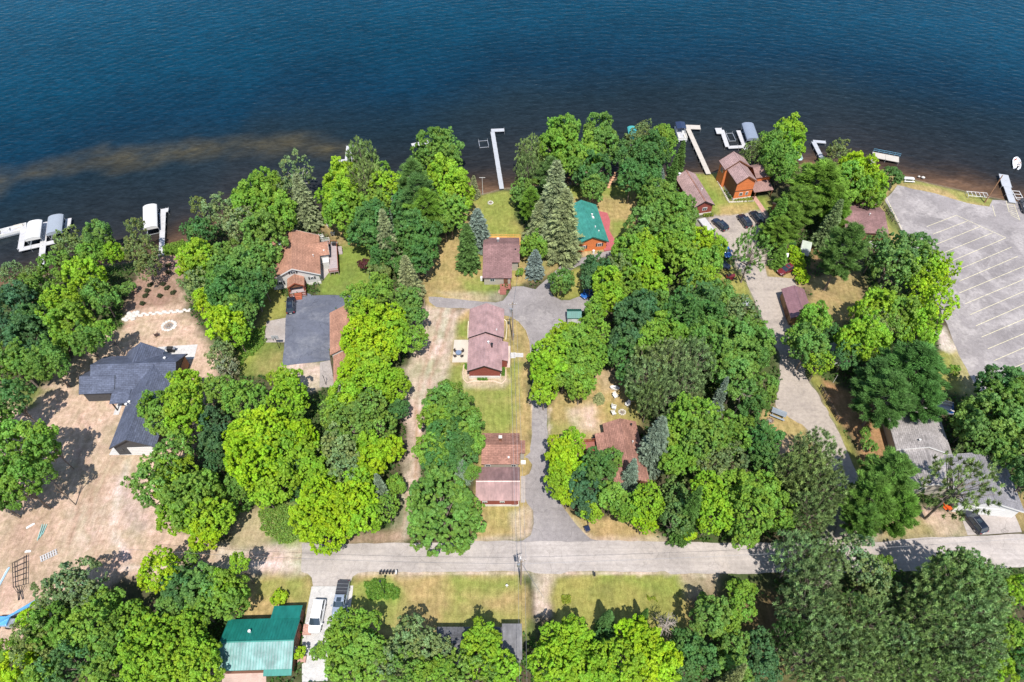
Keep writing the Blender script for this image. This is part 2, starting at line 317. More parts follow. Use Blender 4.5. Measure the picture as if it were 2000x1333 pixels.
# (colour, softness m, edge wobble m, outline in photo pixels, strength)
PATCH = [
 ('dirt', 1.0, 2, [(-200, 1333), (-200, 700), (0, 760), (60, 800), (110, 740), (165, 690), (178, 640), (235, 640), (258, 560), (300, 500), (350, 486), (372, 500), (352, 545), (366, 610), (400, 650), (430, 690), (430, 760), (380, 880), (330, 960), (350, 1040), (480, 1075), (592, 1062), (592, 1120), (440, 1122), (360, 1110), (300, 1140), (240, 1125), (200, 1150), (120, 1180), (60, 1230), (0, 1290)], 1),
 ('mulch', .8, 1.5, [(300, 505), (350, 490), (368, 500), (352, 545), (360, 595), (245, 604), (262, 555)], .85),
 ('dirt2', 2, 3, [(60, 960), (110, 930), (120, 1040), (90, 1130), (10, 1160), (0, 1060)], .6),
 ('pale', 2, 2, [(130, 990), (200, 980), (215, 1060), (130, 1070)], .35),
 ('gravel', 2, 2, [(225, 930), (255, 960), (310, 1030), (260, 1060), (235, 1000)], .55),
 ('green', .8, 1.5, [(-40, 760), (60, 755), (100, 760), (60, 790), (0, 800)], .5),
 ('weed', .8, 1, [(318, 486), (360, 470), (372, 482), (345, 497), (318, 498)], 1),
 # left lot with the brown-roofed house
 ('green', .8, 1.5, [(622, 575), (640, 530), (660, 500), (672, 470), (700, 460), (725, 480), (735, 540), (725, 575), (680, 577)], .9),
 ('mid', .8, 1.5, [(520, 560), (545, 560), (562, 590), (557, 622), (520, 630), (500, 700), (470, 735), (470, 680), (500, 640)], 1),
 ('green', 1, 2, [(470, 670), (515, 655), (552, 680), (552, 715), (540, 735), (470, 735)], .7),
 ('dry', 1, 1.5, [(500, 700), (552, 690), (550, 728), (500, 730)], .5),
 ('sand', .5, .8, [(555, 712), (630, 706), (628, 757), (600, 770), (570, 745)], 1),
 ('dry', 1, 1.5, [(620, 440), (690, 430), (700, 480), (660, 480), (640, 462)], .8),
 # central lakeside lawn
 ('mid', .7, 1.2, [(905, 395), (935, 382), (985, 372), (1003, 372), (1005, 420), (1022, 450), (1018, 560), (938, 560), (930, 440)], 1),
 ('green', 1.5, 2, [(945, 380), (1002, 374), (1003, 420), (1000, 455), (935, 458), (925, 420)], .55),
 ('dry', 1.2, 2, [(900, 395), (930, 400), (925, 450), (900, 450)], .8),
 ('dry', .8, 1.5, [(825, 470), (900, 450), (940, 520), (950, 600), (835, 605), (822, 560)], 1),
 ('green', 1.2, 1.2, [(900, 545), (945, 540), (975, 560), (980, 575), (920, 573)], .8),
 ('dry', .8, 1, [(1010, 500), (1120, 492), (1100, 515), (1060, 545), (1000, 560)], .9),
 ('green', 1, 1.5, [(1035, 500), (1080, 495), (1060, 530), (1030, 540)], .5),
 ('sand', .7, 1, [(855, 570), (985, 572), (980, 592), (890, 590)], .45),
 # green cabin lot
 ('dry', .8, 1.5, [(1100, 370), (1240, 368), (1250, 440), (1215, 480), (1170, 500), (1060, 500), (1080, 440)], 1),
 ('green', 1, 1.5, [(1110, 365), (1240, 362), (1235, 385), (1200, 390), (1170, 382), (1110, 388)], .8),
 ('green', 1, 1.2, [(1185, 430), (1230, 430), (1225, 475), (1205, 480), (1192, 450)], .8),
 ('dirt', .8, 1, [(1060, 490), (1125, 492), (1180, 492), (1160, 500), (1100, 508), (1050, 510)], .6),
 ('mid', .6, .6, [(1072, 560), (1100, 530), (1145, 522), (1160, 545), (1150, 577), (1105, 586), (1080, 578)], 1),
 # centre lot with the two-gable house
 ('sand', .9, 1.5, [(800, 612), (835, 600), (918, 604), (905, 625), (893, 650), (885, 690), (880, 738), (850, 756), (830, 775), (825, 850), (812, 930), (800, 1000), (790, 1058), (772, 1058), (785, 960), (798, 880), (798, 800), (790, 750), (800, 690)], .9),
 ('dirt', 1.5, 2, [(800, 620), (870, 640), (860, 720), (810, 740)], .35),
 ('dry', .8, 1.2, [(900, 625), (916, 605), (984, 605), (1012, 628), (1036, 660), (1038, 700), (1030, 760), (1042, 800), (1040, 880), (1030, 930), (1030, 1050), (930, 1055), (925, 1000), (930, 900), (925, 800), (880, 740), (885, 690)], 1),
 ('green', 1, 1.2, [(890, 632), (914, 625), (914, 662), (888, 664)], .9),
 ('green', 1, 1.2, [(880, 712), (915, 710), (905, 740), (930, 760), (985, 760), (1000, 690), (1020, 710), (1010, 800), (985, 870), (930, 870), (905, 780), (875, 745)], .75),
 ('green', 1.5, 1.5, [(950, 800), (1010, 800), (1000, 850), (950, 850)], .5),
 ('sand', .5, .8, [(905, 725), (985, 725), (995, 745), (985, 758), (905, 758)], .7),
 ('green', 1, 1.5, [(940, 990), (1005, 995), (1010, 1035), (940, 1040)], .25),
 ('sand', .4, .5, [(990, 1000), (1042, 985), (1045, 1040), (1010, 1060), (925, 1060), (930, 1050), (1000, 1045)], .6),
 # lot with the L-shaped brown-shingle house
 ('dry', .8, 1.5, [(1070, 800), (1080, 780), (1165, 720), (1230, 750), (1260, 800), (1250, 840), (1190, 850), (1160, 880), (1073, 880)], 1),
 ('sand', 1, 1.5, [(1110, 800), (1160, 790), (1175, 845), (1140, 850), (1120, 830)], .8),
 ('green', 1, 1.2, [(1070, 830), (1130, 815), (1140, 850), (1080, 850)], .4),
 ('mid', 1, 1.5, [(1190, 790), (1250, 790), (1255, 828), (1190, 832)], .7),
 ('dirt', 1, 1, [(1160, 730), (1200, 720), (1225, 750), (1180, 770)], .5),
 ('dry', .6, .8, [(1090, 985), (1130, 1010), (1170, 1010), (1260, 1020), (1300, 1060), (1140, 1058), (1110, 1020)], .9),
 ('sand', .5, .6, [(1090, 980), (1115, 1010), (1160, 1050), (1300, 1050), (1300, 1062), (1140, 1062)], .6),
 # strip south of the road
 ('dry', .7, 1, [(460, 1130), (605, 1122), (612, 1145), (600, 1200), (560, 1215), (470, 1215)], 1),
 ('green', 1, 1.5, [(510, 1130), (600, 1126), (605, 1160), (580, 1180), (500, 1160)], .65),
 ('dry', .7, 1, [(690, 1120), (1025, 1116), (1030, 1240), (680, 1250)], 1),
 ('green', 1.5, 2.5, [(690, 1130), (760, 1140), (800, 1200), (760, 1230), (690, 1180)], .7),
 ('green', 1.2, 1.5, [(880, 1125), (1015, 1125), (1015, 1150), (900, 1160), (925, 1180), (890, 1180)], .8),
 ('green', 1, 1.5, [(860, 1190), (1010, 1195), (1040, 1240), (860, 1230)], .6),
 ('sand', .6, .8, [(1040, 1116), (1095, 1116), (1078, 1150), (1070, 1200), (1046, 1200), (1045, 1150)], .9),
 ('mid', .8, 1.2, [(1080, 1122), (1325, 1118), (1345, 1150), (1350, 1240), (1200, 1250), (1080, 1240)], 1),
 ('green', 1, 1.5, [(1180, 1122), (1325, 1120), (1330, 1170), (1290, 1165), (1180, 1130)], .7),
 ('sand', .5, .6, [(690, 1114), (1400, 1114), (1400, 1122), (690, 1125)], .5),
 ('dirt', .8, 1, [(1325, 1118), (1410, 1118), (1400, 1160), (1345, 1170)], .7),
 ('bright', 1, 1, [(712, 1140), (760, 1132), (782, 1150), (770, 1175), (725, 1175)], .8),
 ('pale', 1.2, 1.2, [(425, 1074), (500, 1068), (592, 1062), (592, 1118), (430, 1118)], .75),
 ('weed', 1.2, 2, [(500, 1000), (545, 985), (590, 1000), (600, 1050), (560, 1065), (520, 1050)], 1),
 ('straw', 1, 2, [(445, 1040), (480, 1005), (530, 1000), (540, 1040), (500, 1070), (450, 1075)], .9),
 ('dirt2', 1, 1, [(680, 1045), (790, 1030), (790, 1060), (680, 1065)], .7),
 # log-house lots
 ('mid', .7, 1.2, [(1335, 338), (1410, 335), (1420, 390), (1500, 385), (1510, 410), (1400, 432), (1390, 400)], 1),
 ('green', 1, 1, [(1338, 338), (1375, 345), (1420, 400), (1398, 425), (1375, 380)], .8),
 ('dry', 1, 1.2, [(1400, 400), (1480, 400), (1475, 425), (1400, 425)], .6),
 ('green', .6, .6, [(1474, 385), (1495, 385), (1500, 412), (1482, 408)], .9),
 ('gravel', .6, .8, [(1355, 430), (1385, 424), (1440, 420), (1494, 410), (1503, 454), (1508, 480), (1492, 500), (1498, 540), (1548, 542), (1560, 560), (1525, 571), (1537, 620), (1550, 655), (1575, 735), (1597, 770), (1640, 845), (1668, 905), (1690, 960), (1660, 1060), (1600, 1060), (1640, 960), (1578, 842), (1565, 828), (1510, 795), (1521, 757), (1528, 700), (1495, 634), (1472, 585), (1453, 535), (1424, 495), (1413, 462), (1370, 450)], 1),
 ('pale', 1.5, 1.5, [(1420, 430), (1490, 425), (1500, 480), (1480, 560), (1440, 520)], .5),
 ('mid', .8, 1.2, [(1398, 545), (1425, 510), (1455, 545), (1475, 590), (1440, 590), (1400, 560)], 1),
 ('dry', .8, 1, [(1490, 520), (1545, 510), (1570, 560), (1500, 545)], .9),
 ('needle', 1.2, 2, [(1590, 470), (1640, 460), (1630, 500), (1585, 520)], .8),
 ('dry', 1, 2, [(1570, 540), (1680, 530), (1690, 600), (1640, 640), (1580, 590)], .8),
 ('dry', .8, 1.5, [(1480, 810), (1510, 790), (1575, 835), (1580, 880), (1520, 890), (1490, 850)], 1),
 ('dirt', .8, 1.5, [(1480, 850), (1560, 860), (1560, 900), (1490, 890)], .6),
 ('mid', .7, .8, [(1575, 735), (1600, 735), (1640, 830), (1690, 930), (1672, 935), (1640, 845), (1600, 770)], 1),
 ('needle', .8, 1.2, [(1600, 735), (1720, 800), (1765, 900), (1700, 940), (1660, 850), (1620, 800)], .9),
 ('needle', 1.5, 2, [(1300, 1180), (1500, 1150), (1700, 1200), (1700, 1333), (1500, 1333), (1400, 1250)], .3),
 ('sand', .7, 1, [(1640, 935), (1690, 960), (1760, 1000), (1830, 1010), (1900, 1050), (1700, 1062), (1640, 1050)], .5),
 ('dry', .8, 1, [(1740, 985), (1830, 1010), (1840, 1045), (1720, 1052)], .7),
 ('dirt', .8, 1, [(1790, 990), (1870, 1000), (1900, 1045), (1830, 1050)], .8),
 # shore strip and edges of the boat-launch car park
 ('dry', .6, .8, [(1735, 335), (1762, 346), (1825, 360), (1900, 378), (1940, 390), (1935, 405), (1890, 400), (1752, 366), (1730, 385), (1725, 420), (1762, 470), (1740, 480), (1715, 420)], 1),
 ('green', .6, .8, [(1755, 343), (1830, 362), (1940, 390), (1935, 402), (1880, 395), (1850, 372), (1760, 356)], .6),
 ('green', .7, .8, [(1718, 380), (1730, 400), (1762, 455), (1750, 470), (1722, 430)], .5),
 ('mid', .7, 1, [(1830, 690), (1870, 668), (1915, 765), (1900, 775), (1820, 760)], 1),
 ('dirt', .8, 1, [(1845, 640), (1868, 678), (1900, 730), (1912, 768), (1880, 775), (1865, 700)], .4),
 ('pale', .5, .6, [(1825, 650), (1845, 640), (1868, 680), (1855, 690), (1838, 680)], .9),
 ('dry', .8, 1, [(1955, 970), (2060, 960), (2060, 1040), (1990, 1035)], .7),
]
STRIPS = [   # wheel ruts and worn tracks: colour, width m, strength, course in photo pixels
 ('dirt2', .5, .55, [(205, 905), (180, 960), (172, 1030), (190, 1090), (240, 1120)]), ('dirt2', .5, .5, [(222, 905), (196, 962), (190, 1030), (206, 1085), (255, 1112)]),
 ('pale', .7, .45, [(250, 900), (228, 970), (222, 1040), (250, 1095)]), ('dirt2', .45, .5, [(160, 800), (150, 870), (160, 940), (150, 1010), (130, 1080)]), ('dirt2', .45, .45, [(176, 800), (166, 870), (175, 940), (164, 1010)]),
 ('dirt2', .5, .4, [(240, 1100), (330, 1095), (440, 1095), (590, 1090)]), ('pale', .6, .4, [(240, 1110), (330, 1108), (440, 1106), (590, 1104)]), ('dirt2', .4, .35, [(300, 1060), (380, 1080), (480, 1088), (590, 1078)]),
 ('dirt2', .35, .5, [(240, 640), (280, 628), (330, 622), (380, 626)]), ('dirt2', .4, .4, [(260, 655), (300, 668), (340, 662), (400, 672)]),
 ('dirt2', .45, .5, [(865, 600), (850, 660), (825, 730), (812, 800), (812, 870), (800, 960), (785, 1050)]), ('dirt2', .45, .45, [(885, 605), (868, 670), (838, 745), (824, 800), (822, 870), (810, 950), (797, 1050)]),
 ('pale', .6, .4, [(875, 602), (858, 665), (832, 738), (818, 800), (817, 870), (805, 955), (791, 1050)]), ('needle', .3, .4, [(812, 800), (818, 870), (806, 955)]),
 ('sand', .25, .6, [(590, 1121), (750, 1120), (900, 1119), (1030, 1118)]), ('sand', .3, .6, [(1110, 1119), (1300, 1120), (1400, 1124)]), ('sand', .3, .6, [(1045, 885), (1040, 800), (1036, 760)]), ('sand', .3, .6, [(1073, 870), (1073, 800)]),
 ('pale', .3, .5, [(1040, 1120), (1052, 1160), (1050, 1210)]), ('pale', .4, .6, [(1756, 368), (1830, 382), (1895, 402)]), ('pale', .3, .5, [(1915, 765), (1870, 678), (1848, 618)])]
def ground_colour(x, y):
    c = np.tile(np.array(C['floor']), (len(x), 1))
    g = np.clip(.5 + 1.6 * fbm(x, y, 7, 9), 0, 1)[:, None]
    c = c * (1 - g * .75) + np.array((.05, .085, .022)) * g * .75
    d = shore_d(x, y)
    for i, (k, soft, wob, pts, st) in enumerate(PATCH):
        P = [G(a, b) for a, b in pts]
        bx0 = min(p[0] for p in P) - 6; bx1 = max(p[0] for p in P) + 6; by0 = min(p[1] for p in P) - 6; by1 = max(p[1] for p in P) + 6
        s = np.where((x > bx0) & (x < bx1) & (y > by0) & (y < by1))[0]
        if not len(s): continue
        sd = poly_sd(x[s], y[s], P) + fbm(x[s], y[s], 3.0, i + 11) * wob
        w = np.clip(sd / (2 * soft) + .5, 0, 1) * st; w = (w * (1 - .25 * np.clip(fbm(x[s], y[s], 2.2, i + 50) * 2, 0, 1)))[:, None]
        c[s] = c[s] * (1 - w) + np.array(C[k]) * w
    for i, (k, wd_, st, pts) in enumerate(STRIPS):
        P = [G(a, b) for a, b in pts]; dm = np.full(x.shape, 1e9)
        for (ax, ay), (bx, by) in zip(P[:-1], P[1:]):
            ex, ey = bx - ax, by - ay; t = np.clip(((x - ax) * ex + (y - ay) * ey) / (ex * ex + ey * ey), 0, 1); dm = np.minimum(dm, np.hypot(x - ax - t * ex, y - ay - t * ey))
        w = (np.clip(1.3 - (dm + fbm(x, y, 1.5, i + 90) * .5) / wd_, 0, 1) * min(1, st * 1.6) * np.clip(.85 + fbm(x, y, 2, i + 70), 0, 1))[:, None]
        c = c * (1 - w) + np.array(C[k]) * w
    # patchy burnt / green mottling on the open ground
    n = fbm(x, y, 5, 77)[:, None]; lum = c.sum(1)[:, None]
    open_ = np.clip((lum - .35) * 4, 0, 1)
    grn = np.clip((c[:, 1:2] / c[:, 0:1] - .68) * 6, 0, 1)
    c = c * (1 + n * (np.array((.34, .14, .36)) * grn + .13 * (1 - grn)) * open_)
    w = np.clip((d + 1.2) / 1.2, 0, 1)[:, None]
    c = c * (1 - w) + np.array((.20, .15, .10)) * w
    w = np.clip((d - .5) / 6, 0, 1)[:, None]
    return np.clip(c * (1 - w) + np.array((.06, .05, .03)) * w, 0, 1)

m, N, L = new_mat('ground_soil_and_grass')
at = node(N, 'ShaderNodeAttribute', attribute_name='soil'); v = mapped(N, L)
n1 = noise(N, L, 1.1, 6, v, .65); n2 = noise(N, L, 5, 5, v, .75); n3 = noise(N, L, .3, 5, v, .6, .8)
vst = mapped(N, L, scale=(.9, .16, 1), rot=(0, 0, .15)); n4 = noise(N, L, 1.6, 5, vst, .7, .4)
c = mul(N, L, at.outputs[0], ramp(N, L, n1, [(.36, (.80, .79, .74)), (.64, (1.18, 1.17, 1.2))]))
c = mul(N, L, c, ramp(N, L, n2, [(.37, .80), (.63, 1.2)]))
c = mul(N, L, c, ramp(N, L, n3, [(.36, (.92, .96, .90)), (.64, (1.07, 1.03, 1.05))]))
c = mul(N, L, c, ramp(N, L, n4, [(.37, .86), (.63, 1.14)]))
finish(m, N, L, c, .95, n2, .5, .06, 0, .15)
xs = np.concatenate([np.arange(-600, -136, 24), np.arange(-130, 150.1, .5), np.arange(156, 620, 24)])
ys = np.concatenate([np.arange(-300, 8, 14), np.arange(14, 176.1, .5), np.arange(180, 260, 8)])
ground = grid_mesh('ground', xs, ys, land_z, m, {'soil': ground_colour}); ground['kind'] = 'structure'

# ================================================================== THE LAKE
def water_colour(x, y):
    d = shore_d(x, y)
    dd = d + fbm(x, y, 25, 3) * 8 + fbm(x, y, 5, 6) * 2.0
    px_deep = np.interp(dd, [0, 1.5, 5, 10, 22, 40, 62, 95, 160], [0, 1, 2, 3, 4, 5, 6, 7, 8])
    cols = np.array([(.120, .070, .042), (.070, .043, .028), (.036, .027, .022), (.019, .020, .022), (.013, .018, .022), (.008, .017, .024), (.002, .019, .038), (.0005, .028, .054), (.0002, .038, .071)])
    c = np.stack([np.interp(px_deep, range(9), cols[:, k]) for k in range(3)], 1)
    # weed bed seen through the water off the left shore
    P = [G(a, b, WATER_Z) for a, b in [(-200, 385), (0, 340), (200, 300), (350, 285), (480, 274), (560, 270), (680, 285), (700, 300), (600, 298), (480, 292), (330, 308), (200, 328), (60, 352), (-200, 420)]]
    sd = poly_sd(x, y, P) + fbm(x, y, 7, 21) * 5.5
    w = (np.clip(sd / 9 + .5, 0, 1) * np.clip(.8 + fbm(x, y, 3, 8) * .7, 0, 1) * .8)[:, None]
    return c * (1 - w) + np.array((.066, .054, .028)) * w
m, N, L = new_mat('lake_water')
at = node(N, 'ShaderNodeAttribute', attribute_name='bed')
va = mapped(N, L, scale=(.38, 1.0, 1), rot=(0, 0, math.radians(-40))); vb = mapped(N, L, scale=(.35, 1.0, 1), rot=(0, 0, math.radians(-12)))
vc = mapped(N, L)
w1 = noise(N, L, .85, 3, va, .5, .35); w2 = noise(N, L, .40, 2, vb, .5, .5); w3 = noise(N, L, 2.2, 2, va, .5)
swell = noise(N, L, .02, 3, vc)
wv = node(N, 'ShaderNodeTexWave', wave_type='RINGS', rings_direction='SPHERICAL', wave_profile='SIN')
wv.inputs['Scale'].default_value = .11; wv.inputs['Distortion'].default_value = 9; wv.inputs['Detail'].default_value = 3; wv.inputs['Detail Scale'].default_value = .35
mpw = node(N, 'ShaderNodeMapping'); mpw.inputs['Location'].default_value = (-40, -60, 0); tcw = N.new('ShaderNodeTexCoord'); L.new(tcw.outputs['Object'], mpw.inputs[0]); L.new(mpw.outputs[0], wv.inputs[0])
def madd(a, k, b):
    x = node(N, 'ShaderNodeMath', operation='MULTIPLY_ADD'); L.new(a, x.inputs[0]); x.inputs[1].default_value = k
    if isinstance(b, float): x.inputs[2].default_value = b
    else: L.new(b, x.inputs[2])
    return x.outputs[0]
hgt = madd(w1, 1.0, madd(w2, .5, madd(w3, .34, madd(wv.outputs[1], .16, 0.0))))
c = mul(N, L, at.outputs[0], ramp(N, L, swell, [(.35, .88), (.65, 1.12)]))
c = mul(N, L, c, ramp(N, L, w1, [(.33, .80), (.67, 1.24)])); c = mul(N, L, c, ramp(N, L, w3, [(.33, .84), (.67, 1.18)]))
p = finish(m, N, L, c, .12, hgt, .34, .5, 0, .11)
p.inputs['IOR'].default_value = 1.33
wx = np.concatenate([np.arange(-1500, -190, 60), np.arange(-180, 200, 1.6), np.arange(210, 1500, 60)])
wy = np.concatenate([np.arange(80, 275, 1.6), np.arange(285, 1900, 70)])
water = grid_mesh('lake_water', wx, wy, lambda x, y: np.full(len(x), WATER_Z), m, {'bed': water_colour}); water['kind'] = 'structure'

# ================================================================== ROADS AND PAVEMENTS
def densify(pts, step=.8, wob=.1, seed=0, closed=True):
    out = []; n = len(pts)
    for i in range(n if closed else n - 1):
        a = Vector(pts[i]); b = Vector(pts[(i + 1) % n]); k = max(1, int((b - a).length / step))
        for j in range(k):
            q = a.lerp(b, j / k); out.append((q.x, q.y))
    if wob:
        A = np.array(out); nx = fbm(A[:, 0], A[:, 1], 1.7, seed) * wob * 2; ny = fbm(A[:, 0] + 50, A[:, 1], 1.7, seed + 1) * wob * 2
        out = [(float(x), float(y)) for x, y in zip(A[:, 0] + nx, A[:, 1] + ny)]
    return out
SHEETS = []
def sheet(name, pxpts, z, mat, wob=.12, parent=None, kind='structure', seed=0, thick=None):
    SHEETS.append([G(a, b) for a, b in pxpts])
    pts = densify([G(a, b, z) for a, b in pxpts], .8, wob, seed)
    mb = MB().poly(pts, z if thick is None else z - thick, None if thick is None else z)
    o = mb.build(name, mat, parent)
    if not parent and kind: o['kind'] = kind
    return o
M_road = paving('road_asphalt_sunbleached', (.355, .315, .29), (.47, .405, .35), .5, .13, .18)
M_lane = paving('lane_asphalt', (.235, .212, .207), (.42, .38, .35), .45, .05, .25, PI / 2)
M_dark = paving('driveway_asphalt_sealed', (.105, .113, .145), (.30, .30, .31), .4, .07, .3, PI / 2, lo=.60, hi=.74)
M_lot = paving('car_park_asphalt', (.235, .211, .207), (.43, .39, .37), .75, .04, .12, .4, lo=.58, hi=.7)
M_conc = paving('concrete', (.46, .445, .43), (.5, .42, .36), .3, 0, .2)
M_conc_old = paving('old_concrete', (.34, .30, .275), (.25, .19, .155), .4, 0, .3)
M_gravel = paving('packed_gravel', (.275, .235, .205), (.41, .35, .295), .8, .16, 0, 1.1, lo=.46, hi=.62)
M_line = surf('worn_yellow_white_line_paint', (.60, .54, .34), .8, .25, 1.5)
M_brickp = surf('red_pavers', (.43, .25, .20), .85, .25, 3)

sheet('main_road', [(590, 1063), (780, 1061), (930, 1058), (1040, 1056), (1150, 1056), (1400, 1060), (1700, 1060), (1800, 1051), (2000, 1043), (2300, 1030), (2300, 1095), (2000, 1108), (1700, 1118), (1400, 1121), (1310, 1121), (1300, 1117), (1110, 1116), (1095, 1121), (1045, 1121), (1030, 1116), (720, 1118), (700, 1118), (688, 1126), (682, 1144), (612, 1146), (609, 1128), (600, 1120), (588, 1118)], .012, M_road)
sheet('branch_lane', [(1000, 1058), (1022, 1055), (1037, 1044), (1042, 1022), (1041, 998), (1030, 984), (1026, 975), (1024, 930), (1033, 926), (1040, 908), (1031, 895), (1024, 893), (1036, 884), (1038, 860), (1040, 800), (1038, 760), (1042, 720), (1037, 700), (1036, 668), (1028, 645), (1013, 627), (1003, 621), (984, 617), (984, 606), (914, 603), (853, 600), (838, 590), (837, 580), (885, 583), (940, 589), (969, 591), (982, 588), (990, 578), (1002, 560), (1022, 560), (1046, 565), (1060, 552), (1076, 538), (1095, 520), (1122, 507), (1150, 500), (1180, 493), (1198, 488), (1204, 492), (1190, 502), (1150, 512), (1128, 520), (1100, 538), (1078, 556), (1073, 566), (1082, 580), (1096, 588), (1112, 586), (1135, 579), (1200, 560), (1200, 590), (1135, 610), (1110, 625), (1085, 650), (1066, 690), (1062, 730), (1068, 800), (1070, 868), (1072, 910), (1080, 955), (1092, 979), (1115, 1013), (1140, 1040), (1154, 1053), (1170, 1058)], .024, M_lane)
sheet('driveway', [(562, 606), (570, 584), (600, 573), (612, 578), (640, 577), (700, 577), (740, 577), (735, 592), (700, 600), (690, 600), (660, 606), (648, 612), (645, 640), (644, 690), (646, 704), (552, 715), (556, 660), (558, 620)], .012, M_dark, .08)
sheet('concrete_slab', [(521, 628), (558, 621), (556, 669), (515, 669)], .03, M_conc_old, .03, thick=.1)
sheet('concrete_apron', [(625, 708), (645, 704), (652, 745), (650, 757), (624, 757)], .02, M_conc_old, .03)
sheet('concrete_drive', [(609, 1146), (690, 1144), (686, 1180), (680, 1215), (640, 1240), (640, 1330), (590, 1333), (590, 1250), (598, 1200)], .02, M_conc, .04)
sheet('gravel_lane', [(1372, 447), (1386, 426), (1440, 421), (1494, 412), (1503, 454), (1507, 480), (1491, 505), (1498, 540), (1548, 543), (1556, 560), (1525, 571), (1537, 620), (1550, 655), (1575, 735), (1597, 770), (1640, 845), (1665, 905), (1700, 990), (1690, 1062), (1620, 1062), (1650, 1000), (1630, 930), (1578, 842), (1566, 830), (1512, 796), (1521, 757), (1526, 700), (1495, 634), (1472, 585), (1453, 535), (1424, 495), (1415, 462)], .012, M_gravel, .25)
lot = sheet('boat_launch_car_park', [(1728, 392), (1753, 362), (1825, 378), (1893, 398), (1933, 405), (1938, 391), (1980, 393), (2060, 402), (2700, 520), (2900, 760), (2300, 770), (1926, 760), (1911, 768), (1866, 678), (1843, 618), (1800, 530), (1760, 449), (1745, 420)], .012, M_lot, .15)
sheet('brick_path', [(1467, 383), (1476, 383), (1497, 413), (1488, 415)], .03, M_brickp, .04)
sheet('garage_apron', [(1872, 992), (1976, 990), (1996, 1040), (1890, 1046)], .02, M_conc_old, .05)
sheet('house_patio', [(308, 678), (386, 673), (379, 701), (364, 703), (320, 705)], .03, M_conc, .02, thick=.1)
sheet('entry_walk', [(228, 790), (240, 786), (232, 810), (221, 811)], .03, M_conc, .02)
sheet('garage_pad', [(220, 875), (296, 868), (296, 889), (213, 889)], .03, M_conc, .02)
sheet('side_patio', [(887, 664), (916, 664), (914, 708), (883, 708)], .03, surf('cream_concrete', (.48, .43, .36), .85, .1), .02, thick=.1)
sheet('front_walk', [(989, 676), (997, 676), (996, 718), (988, 718)], .03, surf('pinkish_pavers', (.55, .42, .36), .85, .15), .02, thick=.1)
sheet('stepping_walk', [(996, 689), (1008, 689), (1008, 690), (1022, 690), (1022, 698), (1007, 698), (1007, 700), (996, 700)], .03, M_conc, .02)
sheet('lakeside_patio', [(628, 500), (650, 512), (645, 530), (630, 548), (622, 545), (626, 520)], .03, M_conc_old, .05)
sheet('entrance_mat_pad', [(974, 566), (989, 566), (988, 573), (973, 573)], .04, M_brickp, .02)
sheet('garage_side_walk', [(1017, 930), (1026, 930), (1026, 982), (1017, 982)], .03, M_conc_old, .03)
sheet('south_patio', [(440, 1306), (520, 1306), (520, 1345), (430, 1345)], .02, surf('dusty_pavers', (.45, .33, .28), .9, .2), .05)
sheet('cellar_pad', [(1545, 404), (1560, 402), (1560, 410), (1548, 412)], .02, M_conc, .02)

# painted lines on the car park
def strip(p0, p1, w, z):
    a = Vector(p0); b = Vector(p1); d = (b - a).normalized(); n = Vector((-d.y, d.x)) * w / 2
    return MB().add([(*(a - n), z), (*(b - n), z), (*(b + n), z), (*(a + n), z)], [(0, 1, 2, 3)])
LINES = [((1868, 421), (1965, 465)), ((1868, 421), (1810, 443)), ((1890, 432), (1822, 458)), ((1914, 443), (1828, 478)), ((1939, 455), (1836, 497)), ((1965, 465), (1848, 515)),
         ((1976, 483), (1870, 528)), ((1988, 501), (1873, 550)), ((2035, 506), (1873, 573)), ((2050, 525), (1885, 594)), ((2066, 541), (1895, 615)), ((2082, 560), (1906, 637)),
         ((2098, 582), (1917, 659)), ((2115, 604), (1929, 682)), ((2130, 624), (1941, 705)), ((2150, 648), (1952, 730)), ((1938, 402), (1944, 423)),
         ((1965, 393), (1971, 415)), ((1978, 393), (1992, 431))]
for a, b in LINES: strip(G(*a), G(*b), .105, .022).build('stall_line', M_line, lot)
for i in range(8):
    t = i / 7
    a = (1966 + 8 * t, 396 + 24 * t); b = (1979 + 13 * t, 394 + 36 * t)
    strip(G(*a), G(*b), .11, .022).build('hatch_line', M_line, lot)
strip(G(1731, 386), G(1762, 449), .12, .022).build('edge_line', M_line, lot)

# ================================================================== BUILDINGS
M_glass = paint('window_glass', (.03, .045, .06), .08)
M_white = surf('white_trim', (.62, .61, .59), .6, .05)
M_cream = siding('pale_cream_siding', (.55, .53, .50), .2, .06)
M_black = surf('black_metal', (.02, .02, .022), .5, .1)
M_grey = surf('grey_metal', (.34, .35, .36), .4, .1, metal=.5)
M_steel = surf('galvanised_steel', (.55, .56, .57), .35, .08, metal=.6)
M_found = surf('pale_foundation', (.58, .55, .50), .9, .15)
M_redwood = siding('red_stained_wood', (.30, .08, .04), .3, .18)
M_logs = siding('orange_log_siding', (.62, .185, .06), .28, .2)
M_darkred = siding('dark_red_siding', (.24, .06, .045), .22, .1)
M_brownw = siding('brown_board_siding', (.17, .075, .04), .25, .2)
M_charcoal = siding('charcoal_siding', (.06, .06, .065), .2, .08)
M_greige = siding('greige_siding', (.40, .36, .30), .2, .06)
M_cedar = siding('fresh_cedar_boards', (.66, .36, .10), .14, .15)
M_deckgrey = siding('greyed_deck_boards', (.36, .30, .30), .14, .12, True)
M_deckred = siding('red_deck_boards', (.27, .10, .078), .14, .12, True)
M_post = surf('weathered_wood_pole', (.26, .20, .15), .85, .2, 2)

